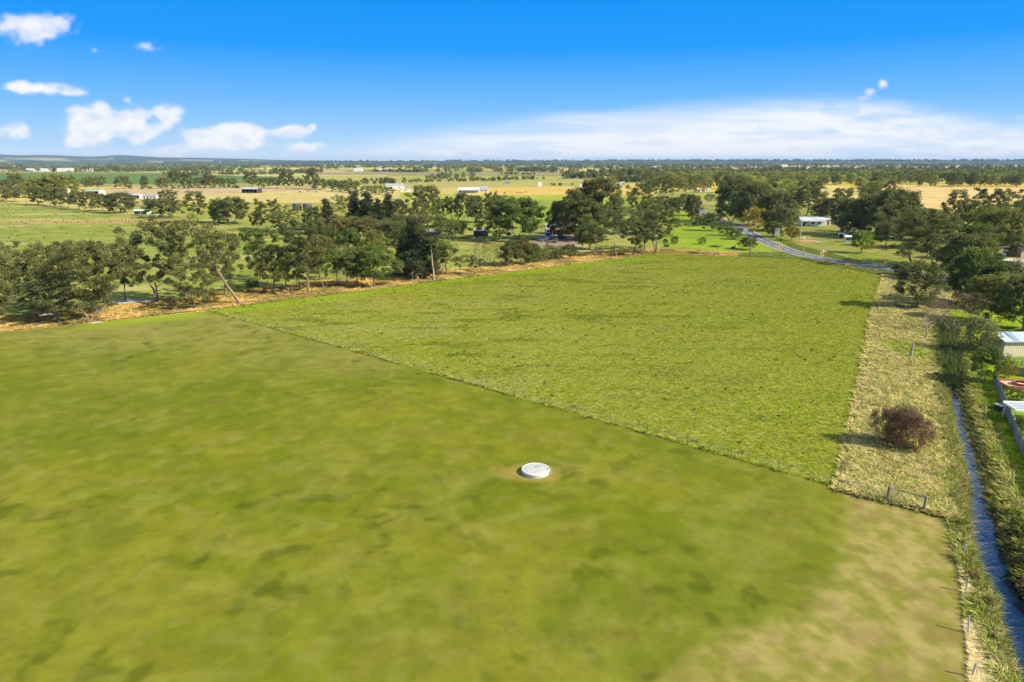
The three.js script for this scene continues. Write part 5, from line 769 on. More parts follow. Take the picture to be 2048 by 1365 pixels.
// ------------------------------------------------------------------ buildings
function house(name, label, cat, px, py, o) {          // gabled block; the ridge runs along local x, the front faces local +z
  const p = P(px, py), s = metresPerPx(p), w = o.w * s, h = o.h ?? 2.8, d = o.d ?? 7, rise = o.rise ?? 1.6, g = thing(name, label, cat, p.clone().setY(0.02), o.turn ?? 0), ov = o.over ?? 0.35, t = 0.12;
  const wallM = o.wall ?? M.offwhite, roofM = o.roof ?? M.tin;
  const side = new THREE.Shape([[-d / 2, 0], [d / 2, 0], [d / 2, h], [0, h + rise], [-d / 2, h]].map(([a, b]) => new THREE.Vector2(a, b)));
  for (const e of [-1, 1]) { const q = new THREE.ExtrudeGeometry(side, { depth: t, bevelEnabled: false }); q.rotateY(Math.PI / 2); q.translate(e * w / 2 - (e > 0 ? t : 0), 0, 0); part('gable_wall', q, o.gable ?? wallM, g); }
  part('back_wall', bx(w - 2 * t, h, t, 0, h / 2, -d / 2 + t / 2), wallM, g);
  if (!o.open) part('front_wall', bx(w - 2 * t, h, t, 0, h / 2, d / 2 - t / 2), wallM, g); else for (let k = 0; k <= o.open; k++) part('post', bx(0.16, h, 0.16, lerp(-w / 2 + 0.3, w / 2 - 0.3, k / o.open), h / 2, d / 2 - 0.2), M.greyTimber, g);
  const sl = Math.hypot(d / 2 + ov, rise * (d / 2 + ov) / (d / 2)), an = Math.atan2(rise, d / 2);
  for (const e of [-1, 1]) { const q = new THREE.BoxGeometry(w + 2 * ov, 0.09, sl); q.translate(0, 0.06, 0); q.rotateX(e * an); q.translate(0, h + rise - Math.sin(an) * sl / 2, e * Math.cos(an) * sl / 2); part('roof', q, roofM, g); }
  part('ridge_cap', bx(w + 2 * ov + 0.02, 0.1, 0.3, 0, h + rise + 0.1, 0), roofM, g);
  for (let k = 0; k < (o.windows ?? 0); k++) { const x = lerp(-w / 2, w / 2, (k + 0.75) / (o.windows + 0.5)), f = part('window', mergeGeometries([bx(1.7, 0.1, 0.1, x, h * 0.75, d / 2 + 0.03), bx(1.7, 0.1, 0.1, x, h * 0.33, d / 2 + 0.03), bx(0.1, h * 0.42, 0.1, x - 0.8, h * 0.54, d / 2 + 0.03), bx(0.1, h * 0.42, 0.1, x + 0.8, h * 0.54, d / 2 + 0.03)]), M.white, g); part('pane', bx(1.55, h * 0.4, 0.03, x, h * 0.54, d / 2 + 0.02), M.glass, f); }
  if (o.door) { const dr = part('door', bx(1.0, 2.05, 0.05, o.door * w, 1.03, d / 2 + 0.03), M.darkWall, g); part('handle', bx(0.1, 0.06, 0.08, o.door * w + 0.36, 1.0, d / 2 + 0.08), M.steel, dr); }
  if (o.veranda) { const v = part('veranda_roof', bx(w, 0.07, 2.4, 0, h - 0.25, d / 2 + 1.25, 0, 0, 0.08), roofM, g); for (let k = 0; k < 6; k++) part('veranda_post', bx(0.13, h - 0.4, 0.13, lerp(-w / 2 + 0.2, w / 2 - 0.2, k / 5), (h - 0.4) / 2, d / 2 + 2.3), M.white, g); }
  return g;
}
house('farmhouse', 'dark-roofed farmhouse behind the blue tank', 'house', 1122, 467, { w: 62, d: 8, h: 2.7, rise: 1.8, wall: M.brick, roof: M.greyRoof, windows: 4, door: 0.12, veranda: 1 });
house('shed', 'long cream gabled shed above the tall green trees', 'shed', 788, 379, { w: 36, d: 12, h: 4.6, rise: 2.2, wall: M.cream, roof: M.greyRoof, turn: 0.45, door: 0.3, windows: 2, gable: mat(0.8, 0.68, 0.42) });
house('farmhouse', 'long farmhouse with a silver roof and shaded veranda', 'house', 938, 386, { w: 40, d: 11, h: 3.4, rise: 2.4, wall: mat(0.5, 0.42, 0.3), roof: M.tin, windows: 6, door: -0.1, veranda: 1 });
house('farmhouse', 'grey hip-roofed wing at the right of the long farmhouse', 'house', 968, 385, { w: 16, d: 12, h: 3.2, rise: 3.4, wall: mat(0.6, 0.5, 0.36), roof: M.greyRoof, windows: 2 });
house('shed', 'low white shed between the cream shed and the farmhouse', 'shed', 811, 384, { w: 17, d: 5, h: 2.6, rise: 0.6, wall: M.white, roof: M.tin, windows: 1 });
house('shed', 'small cream shed right of the low white shed', 'shed', 836, 386, { w: 10, d: 4, h: 3, rise: 0.7, wall: M.offwhite, roof: M.tin, door: 0.1 });
house('shed', 'open black machinery shed with a pale roof in the tan paddock', 'shed', 504, 386, { w: 32, d: 11, h: 4.2, rise: 1.2, wall: M.darkWall, roof: M.tin, open: 4, turn: -0.2, gable: M.darkWall });
house('shed', 'farm shed with a pale green roof and dark open bay', 'shed', 190, 390, { w: 28, d: 12, h: 3.8, rise: 1.5, wall: M.darkWall, roof: M.greenRoof, open: 3, gable: M.offwhite });
house('shed', 'small red-walled shed left of the green-roofed one', 'shed', 163, 390, { w: 14, d: 9, h: 3.2, rise: 1.2, wall: M.redWall, roof: mat(0.55, 0.3, 0.22), door: 0.1 });
house('shed', 'white cottage showing between the left belt trees', 'house', 132, 388, { w: 14, d: 8, h: 3, rise: 1.4, wall: M.white, roof: M.tin, windows: 2 });
house('stable', 'long grey stable block above the thin leafless tree', 'stable', 268, 397, { w: 30, d: 8, h: 3, rise: 0.9, wall: M.greyRoof, roof: M.tin, open: 5, gable: M.offwhite });
house('stable', 'grey stable block with white doors right of the first one', 'stable', 303, 399, { w: 28, d: 8, h: 3.2, rise: 1.0, wall: M.offwhite, roof: M.greyRoof, windows: 4 });
house('shelter', 'pale green low shelter by the leafless tree', 'shelter', 285, 428.5, { w: 26, d: 6, h: 2.2, rise: 0.7, wall: M.mint, roof: M.mint, open: 3, gable: M.mint });
house('shed', 'small grey hut at the left end of the brown cattle field', 'shed', 1014, 368, { w: 12, d: 6, h: 3.6, rise: 0.7, wall: M.greyRoof, roof: M.greyRoof, door: 0.1 });
house('shed', 'small white hut standing alone on the stock fence', 'shed', 1080, 374, { w: 7, d: 5, h: 5, rise: 0.5, wall: M.white, roof: M.white, door: 0.05 });
house('shed', 'small white hut with a dark roof left of the tall domed gum', 'shed', 1164, 374, { w: 9, d: 6, h: 5, rise: 1.2, wall: M.white, roof: M.greyRoof, door: 0.05 });
house('shed', 'small white hut right of the tall domed gum', 'shed', 1244, 371, { w: 7, d: 5, h: 4, rise: 0.6, wall: M.white, roof: M.tin, door: 0.05 });
house('cottage', 'white cottage beside the orange autumn tree', 'house', 1404, 384, { w: 24, d: 9, h: 3.2, rise: 1.5, wall: M.white, roof: M.offwhite, windows: 3, door: 0.1 });
house('bungalow', 'white bungalow with a low silver roof behind the bare pole', 'house', 1622, 451, { w: 44, d: 9, h: 3.0, rise: 1.3, wall: M.white, roof: M.tin, windows: 3, door: -0.36, veranda: 1, turn: -0.22 });
house('shed', 'cream shed at the right end of the white bungalow', 'shed', 1650, 449, { w: 14, d: 6, h: 2.7, rise: 0.6, wall: M.cream, roof: M.tin, door: 0.1 });
house('shed', 'small open-fronted shed with a white side wall', 'shed', 1682, 476, { w: 9, d: 2.6, h: 1.8, rise: 0.3, wall: M.darkWall, gable: M.white, roof: M.tin, open: 1, turn: -0.4 });
house('caravan', 'small white and pale blue cabin left of the yellow-green tree', 'cabin', 1695, 484, { w: 10, d: 2.6, h: 2.3, rise: 0.3, wall: mat(0.6, 0.72, 0.8), gable: M.white, roof: M.white, windows: 1, turn: -0.3 });
house('shed', 'low silver shed half hidden behind the tall pale gum', 'shed', 866, 474, { w: 34, d: 6, h: 2.4, rise: 0.6, wall: M.greyRoof, roof: M.tin, open: 3 });
house('shed', 'low grey shed under the trees left of the cypress', 'shed', 962, 472, { w: 28, d: 6, h: 2.5, rise: 0.6, wall: mat(0.3, 0.33, 0.38), roof: M.tin, open: 3 });
house('house', 'pinkish brick house behind the driveway at the right edge', 'house', 2052, 512, { w: 56, d: 9, h: 2.8, rise: 1.6, wall: mat(0.5, 0.32, 0.24), roof: M.greyRoof, windows: 3 });
for (const [x, l] of [[594, 'left of two dark round water tanks'], [615, 'right of two dark round water tanks']]) { const p = P(x, 421), r = 8.5 * metresPerPx(p), o = thing('water_tank', l, 'tank', p); part('tank', cyl(r, r, 4.6, 0, 0, 0, 26), mat(0.06, 0.065, 0.07, 0.6), o); part('roof', cyl(r + 0.1, 0.4, 0.7, 0, 4.6, 0, 26), mat(0.2, 0.21, 0.22, 0.5), o); for (const y of [1.2, 2.4, 3.6]) { const t = new THREE.TorusGeometry(r, 0.05, 4, 26); t.rotateX(Math.PI / 2); t.translate(0, y, 0); part('hoop', t, M.greyRoof, o); } }
for (const [x, y, w, l] of [[84, 343, 60, 'long row of white sheds on the pale stubble far left'], [128, 342, 34, 'white shed at the right of the far left row'], [168, 342, 30, 'pale far shed left of the dark far trees'], [716, 343, 16, 'far white house with a grey roof left of the dark hedge'], [768, 344, 18, 'far white house in front of the long dark hedge'], [1212, 327.5, 14, 'tiny white building near the horizon right of centre'], [1308, 337, 12, 'far white house before the dark pines'], [1510, 336, 16, 'far pale house on the tan paddock, left of two'], [1570, 332.5, 12, 'far pale house on the tan paddock, right of two'], [1610, 338, 16, 'far house with a brownish roof at the end of the sunlit wood']]) house('far_house', l, 'far building', x, y, { w, d: 14, h: 7, rise: 3, wall: M.white, roof: M.tin, windows: 3 });
plant('mid', 1398, 386, 368, 22, 'yellow', 'orange-yellow autumn tree beside the white cottage', { v: 4 }); plant('mid', 1421, 404, 388, 22, 'pale', 'pale blossoming bush on the inside of the bend', { v: 4 });
plant('gum', 1322, 396, 350, 44, 'sun', 'sunlit pale gum left in the clearing', { v: 3 }); plant('gum', 1344, 396, 348, 44, 'sun', 'sunlit pale gum in the middle of the clearing', { v: 1 }); plant('gum', 1372, 390, 350, 36, 'sun', 'sunlit gum at the right of the clearing', { v: 0 }); plant('gum', 1298, 398, 362, 30, 'grey', 'grey gum left of the clearing', { v: 2 });
// ------------------------------------------------------------------ the back gardens at right
{ // cream shed with a ribbed roof
  const p = P(2066, 704), o = thing('garden_shed', 'large cream shed with a blue-grey ribbed roof at the right edge', 'shed', p, 0.03), w = 15.5, h = 2.7, d = 6, wave = (len, n, amp, put) => { const pos = [], idx = []; for (let i = 0; i <= n; i++) { const x = (i / n - 0.5) * len, a = (i % 4 < 2 ? amp : 0); put(pos, x, a); if (i) { const k = 2 * i; idx.push(k - 2, k - 1, k, k - 1, k + 1, k); } } const g = geo(pos, idx); g.computeVertexNormals(); return g; };
  part('wall', mergeGeometries([wave(w, 160, 0.035, (q, x, a) => q.push(x, 0, d / 2 + a, x, h, d / 2 + a))]), M.cream, o, 'cream ribbed front wall'); part('back_wall', bx(w, h, 0.08, 0, h / 2, -d / 2), M.cream, o); for (const s of [-1, 1]) part('side_wall', bx(0.08, h, d - 0.1, s * w / 2, h / 2, 0), M.cream, o);
  for (const s of [-1, 1]) part('roof', wave(w + 0.6, 120, 0.05, (q, x, a) => q.push(x, h + 0.03 + a, s * (d / 2 + 0.3), x, h + 1.0 + a, 0)), mat(0.42, 0.49, 0.56, 0.5), o);
  for (const x of [-5.6, -1.6, 2.4, 6.4]) part('skylight', bx(0.95, 0.03, 3.2, x, h + 0.62, d / 4 + 0.1, 0, 0, Math.atan2(1, d / 2)), mat(0.25, 0.32, 0.42, 0.25), o); part('gutter', bx(w + 0.6, 0.14, 0.14, 0, h + 0.02, d / 2 + 0.36), M.greyRoof, o);
}
{ // play set with the blue slide
  const p = P(1996, 704), o = thing('play_set', 'timber play tower with a blue slide in front of the shed', 'play set', p, 0.1), pg = bx(0.12, 2.9, 0.12, 0, 1.45, 0); for (const [x, z] of [[-1, -0.8], [0.5, -0.8], [-1, 0.8], [0.5, 0.8]]) part('post', pg, M.greyTimber, o).position.set(x, 0, z);
  part('platform', bx(1.8, 0.1, 1.8, -0.25, 1.35, 0), M.greyTimber, o); for (const z of [-0.87, 0.87]) for (const y of [1.75, 2.1]) part('rail', bx(1.6, 0.09, 0.05, -0.25, y, z), M.timber, o);
  const c = new THREE.CatmullRomCurve3([V(1.0, 1.4, 0.3), V(1.15, 1.3, 0.9), V(1.3, 0.75, 1.6), V(1.4, 0.3, 2.3), V(1.45, 0.22, 2.8)]), pts = c.getPoints(14), pos = [], idx = []; pts.forEach((q, i) => { for (const [x, y] of [[-0.32, 0.16], [-0.28, 0], [0.28, 0], [0.32, 0.16]]) pos.push(q.x + x, q.y + y, q.z); if (i) for (let k = 0; k < 3; k++) { const a = (i - 1) * 4 + k; idx.push(a, a + 1, a + 4, a + 1, a + 5, a + 4); } }); const g = geo(pos, idx); g.computeVertexNormals(); part('slide', g, mat(0.02, 0.16, 0.75, 0.3), o, 'bright blue plastic slide');
  part('roof_frame', merged([bx(1.9, 0.1, 0.1, -0.25, 2.9, -0.8), bx(1.9, 0.1, 0.1, -0.25, 2.9, 0.8), bx(0.1, 0.1, 1.7, -1, 2.95, 0), bx(0.1, 0.1, 1.7, 0.5, 2.95, 0)]), M.timber, o); for (let k = 0; k < 5; k++) part('rung', bx(0.06, 0.05, 0.7, -1.15 - 0.06 * (4 - k), 0.25 + k * 0.26, 0), M.timber, o);
  const q = P(2016, 706), b = thing('garden_slide', 'small white toddler slide right of the play tower', 'slide', q, 0.4); part('slide', bx(0.45, 0.06, 1.7, 0, 0.55, 0.3, 0, 0, 0.5), M.white, b); for (const s of [-0.2, 0.2]) part('leg', bx(0.06, 1.0, 0.06, s, 0.5, -0.45), M.white, b);
}
{ // timber yard fences
  const a = P(1996, 726), b = P(2110, 740), o = thing('yard_fence', 'low weathered timber fence below the lawn', 'fence', a), d = b.clone().sub(a), n = 7; for (let i = 0; i <= n; i++) part('post', bx(0.12, 1.2, 0.12, d.x * i / n, 0.6, d.z * i / n), M.greyTimber, o); for (const y of [0.35, 0.7, 1.05]) part('rail', bar(V(0, y, 0.08), d.clone().add(V(0, y, 0.08)), 0.06, 0.06, 4), M.greyTimber, o);
  const c = P(2000, 748), e = P(2110, 762), s = thing('yard_fence', 'dark grey timber screen behind the fire pit terrace', 'fence', c), f = e.clone().sub(c); const an = -Math.atan2(f.z, f.x), L = Math.hypot(f.x, f.z); for (let k = 0; k < 6; k++) part('plank', bx(L, 0.2, 0.03, L / 2, 0.14 + k * 0.24, 0), mat(0.13 + 0.02 * (k % 3), 0.13, 0.13), s); for (let k = 0; k < 5; k++) part('post', bx(0.1, 1.6, 0.1, L * k / 4, 0.8, -0.07), M.dark, s); s.rotation.y = an;
}
{ const p = P(2064, 774), o = thing('fire_pit_terrace', 'raised brick-edged terrace with a fire pit', 'terrace', p, -0.1); part('paving', bx(8.4, 0.3, 3.4, 0, 0.15, 0), mat(0.62, 0.45, 0.28), o); for (const z of [-1.85, 1.85]) part('brick_edge', bx(9, 0.55, 0.3, 0, 0.27, z), M.brick, o); part('brick_edge', bx(0.3, 0.55, 3.4, -4.35, 0.27, 0), M.brick, o);
  const r = new THREE.CylinderGeometry(1.1, 1.1, 0.3, 8, 1, true); r.translate(-1.7, 0.46, 0.1); const pit = part('fire_pit', r, M.brick, o); part('bowl', cyl(0.55, 0.6, 0.12, -1.7, 0.31, 0.1, 16), mat(0.7, 0.52, 0.25), pit); part('rim', (() => { const t = new THREE.TorusGeometry(1.1, 0.12, 5, 8); t.rotateX(Math.PI / 2); t.translate(-1.7, 0.62, 0.1); return t; })(), M.brick, pit); }
{ const p = P(2058, 846), o = thing('patio_roof', 'white metal patio roof beside the paling fence', 'patio roof', p, -0.12), y = 2.2; part('roof_sheet', bx(5.4, 0.06, 2.6, 0, y, 0, 0, 0, 0.06), mat(0.42, 0.43, 0.45, 0.5), o); for (const z of [-1.35, 1.35]) part('fascia', bx(5.5, 0.28, 0.12, 0, y - z * 0.06, z), M.white, o); part('fascia', bx(0.12, 0.24, 2.6, -2.75, y, 0), M.white, o); for (const x of [-2.5, 2.5]) for (const z of [-1.2, 1.2]) part('post', bx(0.1, y, 0.1, x, y / 2, z), M.white, o); for (let k = 0; k < 4; k++) part('batten', bx(5.2, 0.05, 0.08, 0, y + 0.06 - (k - 1.5) * 0.034, (k - 1.5) * 0.6), M.zinc, o); }
{ // paling fence
  const line = smooth(Q([[1985, 764], [1999, 797], [2015, 842], [2031, 884], [2046, 916], [2090, 1002], [2150, 1112]]), 6), curve = new THREE.CatmullRomCurve3(line), L = curve.getLength(), n = Math.min(280, Math.floor(L / 0.155)), o = thing('paling_fence', 'tall grey paling fence between the drain verge and the gardens', 'fence', line[0]), R = rng(64);
  const mats = [0.22, 0.27, 0.31, 0.25].map((k) => mat(k, k * 0.97, k * 0.9)), pg = bx(0.14, 1.75, 0.022, 0, 0.875, 0);
  for (let i = 0; i < n; i++) { const t = i / n, p = curve.getPointAt(t), d = curve.getTangentAt(t), q = part('paling', pg, mats[Math.floor(R() * 4)], o); q.position.copy(p).sub(line[0]); q.rotation.set(gauss(R) * 0.015, -Math.atan2(d.z, d.x), gauss(R) * 0.02); q.scale.y = 0.96 + 0.09 * R(); q.position.y = gauss(R) * 0.02; }
  for (let i = 0; i < n; i += 14) { const p = curve.getPointAt(i / n), d = curve.getTangentAt(i / n), a = -Math.atan2(d.z, d.x), q = part('post', bx(0.12, 1.85, 0.12, 0, 0.92, 0), M.greyTimber, o); q.position.copy(p).sub(line[0]).add(V(-d.z * -0.09, 0, d.x * -0.09)); q.rotation.y = a; }
  for (const y of [0.35, 1.35]) { const l = []; for (let i = 0; i < 30; i++) { const a = curve.getPointAt(i / 30), b = curve.getPointAt((i + 1) / 30), d = curve.getTangentAt(i / 30), f = V(d.z * 0.05, 0, -d.x * 0.05); l.push(bar(a.clone().sub(line[0]).add(f).setY(y), b.clone().sub(line[0]).add(f).setY(y), 0.045, 0.045, 4)); } part('rail', merged(l), M.greyTimber, o); }
}
for (const [x, y, l, m] of [[1993, 824, 'dark wheelie bin against the paling fence, left one', mat(0.04, 0.06, 0.08, 0.5)], [2000, 827, 'dark wheelie bin against the paling fence, right one', mat(0.05, 0.05, 0.06, 0.5)]]) { const o = thing('wheelie_bin', l, 'bin', P(x, y)); const b = new THREE.CylinderGeometry(0.42, 0.32, 1.0, 4); b.rotateY(Math.PI / 4); b.translate(0, 0.55, 0); part('bin', b, m, o); part('lid', bx(0.64, 0.07, 0.66, 0, 1.09, 0), M.greyRoof, o); for (const s of [-0.22, 0.22]) { const w = new THREE.CylinderGeometry(0.1, 0.1, 0.06, 10); w.rotateZ(Math.PI / 2); w.translate(s, 0.1, -0.3); part('wheel', w, M.tyre, o); } }
{ const a = P(2014, 547), b = P(2080, 556), o = thing('rail_fence', 'dark post and rail fence beside the driveway', 'fence', a), d = b.clone().sub(a); for (let i = 0; i <= 4; i++) part('post', bx(0.14, 1.3, 0.14, d.x * i / 4, 0.65, d.z * i / 4), M.dark, o); for (const y of [0.4, 0.8, 1.15]) part('rail', bar(V(0, y, 0.1), d.clone().add(V(0, y, 0.1)), 0.06, 0.06, 4), M.dark, o); }
// ------------------------------------------------------------------ grass, tussocks, reeds and scrub
function tuft(seed, n, h, spread, wid, lean) { const R = rng(seed), pos = [], idx = [], col = []; for (let i = 0; i < n; i++) { const a = R() * 6.283, r = spread * Math.sqrt(R()) * 0.5, x = Math.cos(a) * r, z = Math.sin(a) * r, b = R() * 6.283, l = lean * (0.3 + R()), hh = h * (0.55 + 0.6 * R()), k = pos.length / 3, wx = Math.cos(b + 1.57) * wid / 2, wz = Math.sin(b + 1.57) * wid / 2, mx = x + Math.cos(b) * l * 0.35, mz = z + Math.sin(b) * l * 0.35; pos.push(x - wx, 0, z - wz, x + wx, 0, z + wz, mx - wx * 0.8, hh * 0.6, mz - wz * 0.8, mx + wx * 0.8, hh * 0.6, mz + wz * 0.8, x + Math.cos(b) * l, hh, z + Math.sin(b) * l); idx.push(k, k + 1, k + 2, k + 1, k + 3, k + 2, k + 2, k + 3, k + 4); const t = 0.75 + 0.5 * R(); for (let q = 0; q < 5; q++) col.push(t, t * (0.95 + 0.1 * R()), t); } const g = geo(pos, idx, col); g.computeVertexNormals(); return g; }
function stuff(name, label, category, geos, n, poly, seed, f) {      // f(x, z, R) -> [scale, r, g, b, tall, y] or null
  const R = rng(seed), b = bounds(poly), root = new THREE.Group(), lists = geos.map(() => []); root.name = numbered(name); tag(root, label, category, null, 'stuff'); scene.add(root);
  for (let i = 0, t = 0; i < n && t < n * 12; t++) { const x = lerp(b.x0, b.x1, R()), z = lerp(b.z0, b.z1, R()); if (!inside(poly, x, z)) continue; i++; const s = f(x, z, R); if (s) lists[i % geos.length].push([x, z, s[0], s[1], s[2], s[3], s[4] ?? 1, s[5] ?? 0.02, R() * 6.283]); }
  const Mx = new THREE.Matrix4(), q = new THREE.Quaternion(), up = V(0, 1, 0), c = new THREE.Color();
  lists.forEach((l, k) => { if (!l.length) return; const m = new THREE.InstancedMesh(geos[k], massMat, l.length); m.name = name; m.userData = { kind: 'stuff' }; m.castShadow = m.receiveShadow = true; l.forEach((s, i) => { q.setFromAxisAngle(up, s[8]); Mx.compose(V(s[0], s[7], s[1]), q, V(s[2], s[2] * s[6], s[2])); m.setMatrixAt(i, Mx); m.setColorAt(i, c.setRGB(s[3], s[4], s[5])); }); root.add(m); });
}
const shortTufts = [tuft(1, 9, 0.085, 0.42, 0.06, 0.16), tuft(2, 10, 0.10, 0.5, 0.06, 0.2), tuft(3, 8, 0.07, 0.4, 0.07, 0.16)], longTufts = [tuft(4, 14, 0.34, 0.5, 0.06, 0.5), tuft(5, 16, 0.36, 0.55, 0.06, 0.65), tuft(6, 12, 0.28, 0.55, 0.065, 0.55)], rushTufts = [tuft(7, 34, 0.75, 0.6, 0.04, 0.35), tuft(8, 40, 0.6, 0.9, 0.05, 0.4)];
const jitter = (c, R, a = 0.3) => { const k = 1 - a / 2 + a * R(); return [c[0] * k, c[1] * k, c[2] * k]; };
stuff('meadow_grass', 'short green grass covering the mown paddock', 'grass', shortTufts, 260000, heroPoly, 501, (x, z, R) => {
  const left = sstep(40, -60, x + 0.25 * z), n = fbm(x / 9 + 3, z / 3.4 - 8, 4), dk = 0.6 * sstep(0.52, 0.75, n) * (0.15 + 0.85 * left); let q = mix3([0.19, 0.243, 0.010], [0.243, 0.28, 0.024], R()); q = mix3(q, [0.34, 0.32, 0.085], 0.5 * sstep(0.5, 0.68, fbm(x / 21 - 4, z / 8, 4)) * (0.3 + 0.7 * left)); q = mix3(q, [0.17, 0.25, 0.010], 0.45 * sstep(0.5, 0.7, fbm(x / 15 + 40, z / 11, 3))); const u = R(); const sw = 0.5 + 0.5 * Math.sin((x * 0.83 + z * 0.55 + 5 * fbm(x / 40, z / 40, 2)) * 2 * Math.PI / 3.1); q = mix3(q, [0.36, 0.36, 0.07], 0.3 * sw); if (u < 0.12) q = mix3(q, [0.52, 0.46, 0.15], 0.6); else if (u < 0.22) q = mix3(q, [0.06, 0.085, 0.006], 0.8); q = mix3(q, [0.11, 0.14, 0.012], dk * 0.65); q = mix3(q, [0.26, 0.37, 0.012], 0.7 * sstep(11, 4, distLine(x, z, backFence))); return [0.42 + 0.6 * R() + 0.4 * dk, ...jitter(q, R, 0.45), 1.1 + dk]; });
{ const a = edge(414), b = edge(1914), d = b.clone().sub(a).normalize(), n = V(-d.z, 0, d.x), q = (p, o) => p.clone().addScaledVector(n, o); stuff('fence_line_grass', 'rough grass left standing along the wire fence between the paddocks', 'grass', longTufts, 9000, [q(a, -0.8), q(b, -0.8), q(b, 0.8), q(a, 0.8)], 508, (x, z, R) => { if (Math.abs(gauss(R)) * 0.5 < distLine(x, z, [a, b])) return null; if (fbm(x / 2, z / 2, 2) < 0.35) return null; return [0.4 + 0.8 * R(), ...jitter(mix3([0.2, 0.24, 0.02], [0.5, 0.42, 0.16], R() * R()), R, 0.9), 0.9, 0.03]; }); }
stuff('paddock_tussocks', 'dark rush tussocks dotted over the mown paddock', 'tussocks', rushTufts, 1100, heroPoly, 502, (x, z, R) => { const left = sstep(50, -50, x + 0.25 * z); if (R() > (0.12 + 0.6 * left) * sstep(0.36, 0.62, fbm(x / 13, z / 8, 3)) * 1.5) return null; return [0.4 + 0.55 * R(), ...jitter([0.115, 0.145, 0.022], R), 0.45 + 0.25 * R()]; });
const pastPoly = Q([[-60, 640], [0, 632], [130, 620], [215, 606], [380, 591], [480, 579], [600, 565], [800, 546], [1000, 528], [1040, 470], [700, 470], [560, 450], [400, 440], [250, 430], [150, 421], [0, 409], [-60, 406]]);
stuff('pasture_rushes', 'dark rush clumps dotted over the left pasture', 'rushes', rushTufts, 2300, pastPoly, 503, (x, z, R) => { const d = Math.hypot((x - rushPatch.x) / 55, (z - rushPatch.z) / 16); if (R() > 0.10 + 0.5 * sstep(0.45, 0.65, fbm(x / 22, z / 16, 3)) * sstep(-80, -190, z) && d > 1) return null; return [0.5 + 0.8 * R(), ...jitter(d < 1 && R() < 0.7 ? [0.25, 0.15, 0.05] : [0.10, 0.12, 0.03], R), 0.8]; });
stuff('rank_grass', 'tall rank straw and green grass of the strip by the drain', 'grass', longTufts, 40000, [...rankPoly.slice(0, rankPoly.length - 4), ...rankEdge.slice(1).reverse().map((p) => V(p.x - 1.3, 0, p.z))], 504, (x, z, R) => { if (inside(heroPoly, x, z) && R() > 0.3 + 0.4 * sstep(0.5, 0.6, fbm(x / 2, z / 2, 2))) return null; const c = straw(x, z), lush = sstep(5, 1.5, Math.hypot(x - P(1822, 705).x, (z - P(1822, 705).z) * 0.5)); let q = mix3(c, R() < 0.42 ? [0.72, 0.56, 0.22] : [0.30, 0.36, 0.05], 0.65); q = mix3(q, [0.24, 0.32, 0.015], lush); const u = R(); if (u < 0.16) q = [q[0] * 0.35, q[1] * 0.4, q[2] * 0.3]; else if (u > 0.74) q = mix3(q, [0.72, 0.58, 0.25], 0.6); return [0.8 + 1.0 * R(), ...jitter(q, R, 0.6), 0.8]; });
const dryPoly = Q([[-60, 671], [0, 665], [414, 621.5], [1320, 507], [1480, 512], ...dryTop.slice(1).reverse(), [-60, 640]]);
stuff('dry_grass', 'golden dry grass tufts under the gum row', 'grass', longTufts, 34000, dryPoly, 505, (x, z, R) => [0.6 + 0.7 * R(), ...jitter(mix3([0.60, 0.42, 0.13], [0.31, 0.24, 0.06], sstep(0.45, 0.65, fbm(x / 6, z / 4, 3))), R, 0.9), 0.8]);
const vergePoly = [P(1914, 1043), ...bankL.filter((p) => p.z > P(1914, 1043).z && p.z < -18), P(2010, 1660), P(1945, 1365)];
stuff('verge_grass', 'dry and green grass tufts on the verge at lower right', 'grass', longTufts, 22000, vergePoly, 506, (x, z, R) => { const g = fbm(x / 2, z / 2.5, 3); if (distLine(x, z, [P(1914, 1043), P(1945, 1365), P(2010, 1660)]) < 0.5 * R()) return null; return [0.4 + 0.45 * R(), ...jitter(mix3([0.75, 0.63, 0.32], [0.24, 0.28, 0.04], sstep(0.45, 0.6, g)), R, 0.8), 0.8]; });
const bankStrip = (off0, off1, i0 = 0) => [...offsetLine(drain, off0, 0).slice(i0), ...offsetLine(drain, off1, 0).slice(i0).reverse()];
const bankY = (x, z) => { const d = distLine(x, z, drain); return d > 2.3 ? 0.02 : -sstep(2.4, 1.0, d) * 0.95; };
const scrubGeo = [311, 312, 313].map((s) => { const g = build({ H: 1, seed: s, rx: 0.55, cb: 0.05, clumps: 16, cr: 0.2, leaves: 620, ll: 0.15, wide: 0.5, fork: 0.1, stems: 3, shape: 'dome', flat: 0.8, fill: 0.2, leafA: [0.7, 0.7, 0.7], leafB: [1.2, 1.2, 1.2], rare: [1.6, 1.3, 0.9], bark: [1.5, 1.1, 0.8], limb: [1.8, 1.4, 1.1] }), [a, b] = g.geos.map((q) => { const n = q.clone(); n.deleteAttribute('normal'); return n; }), m = mergeGeometries([a, b]); m.computeVertexNormals(); return m; });
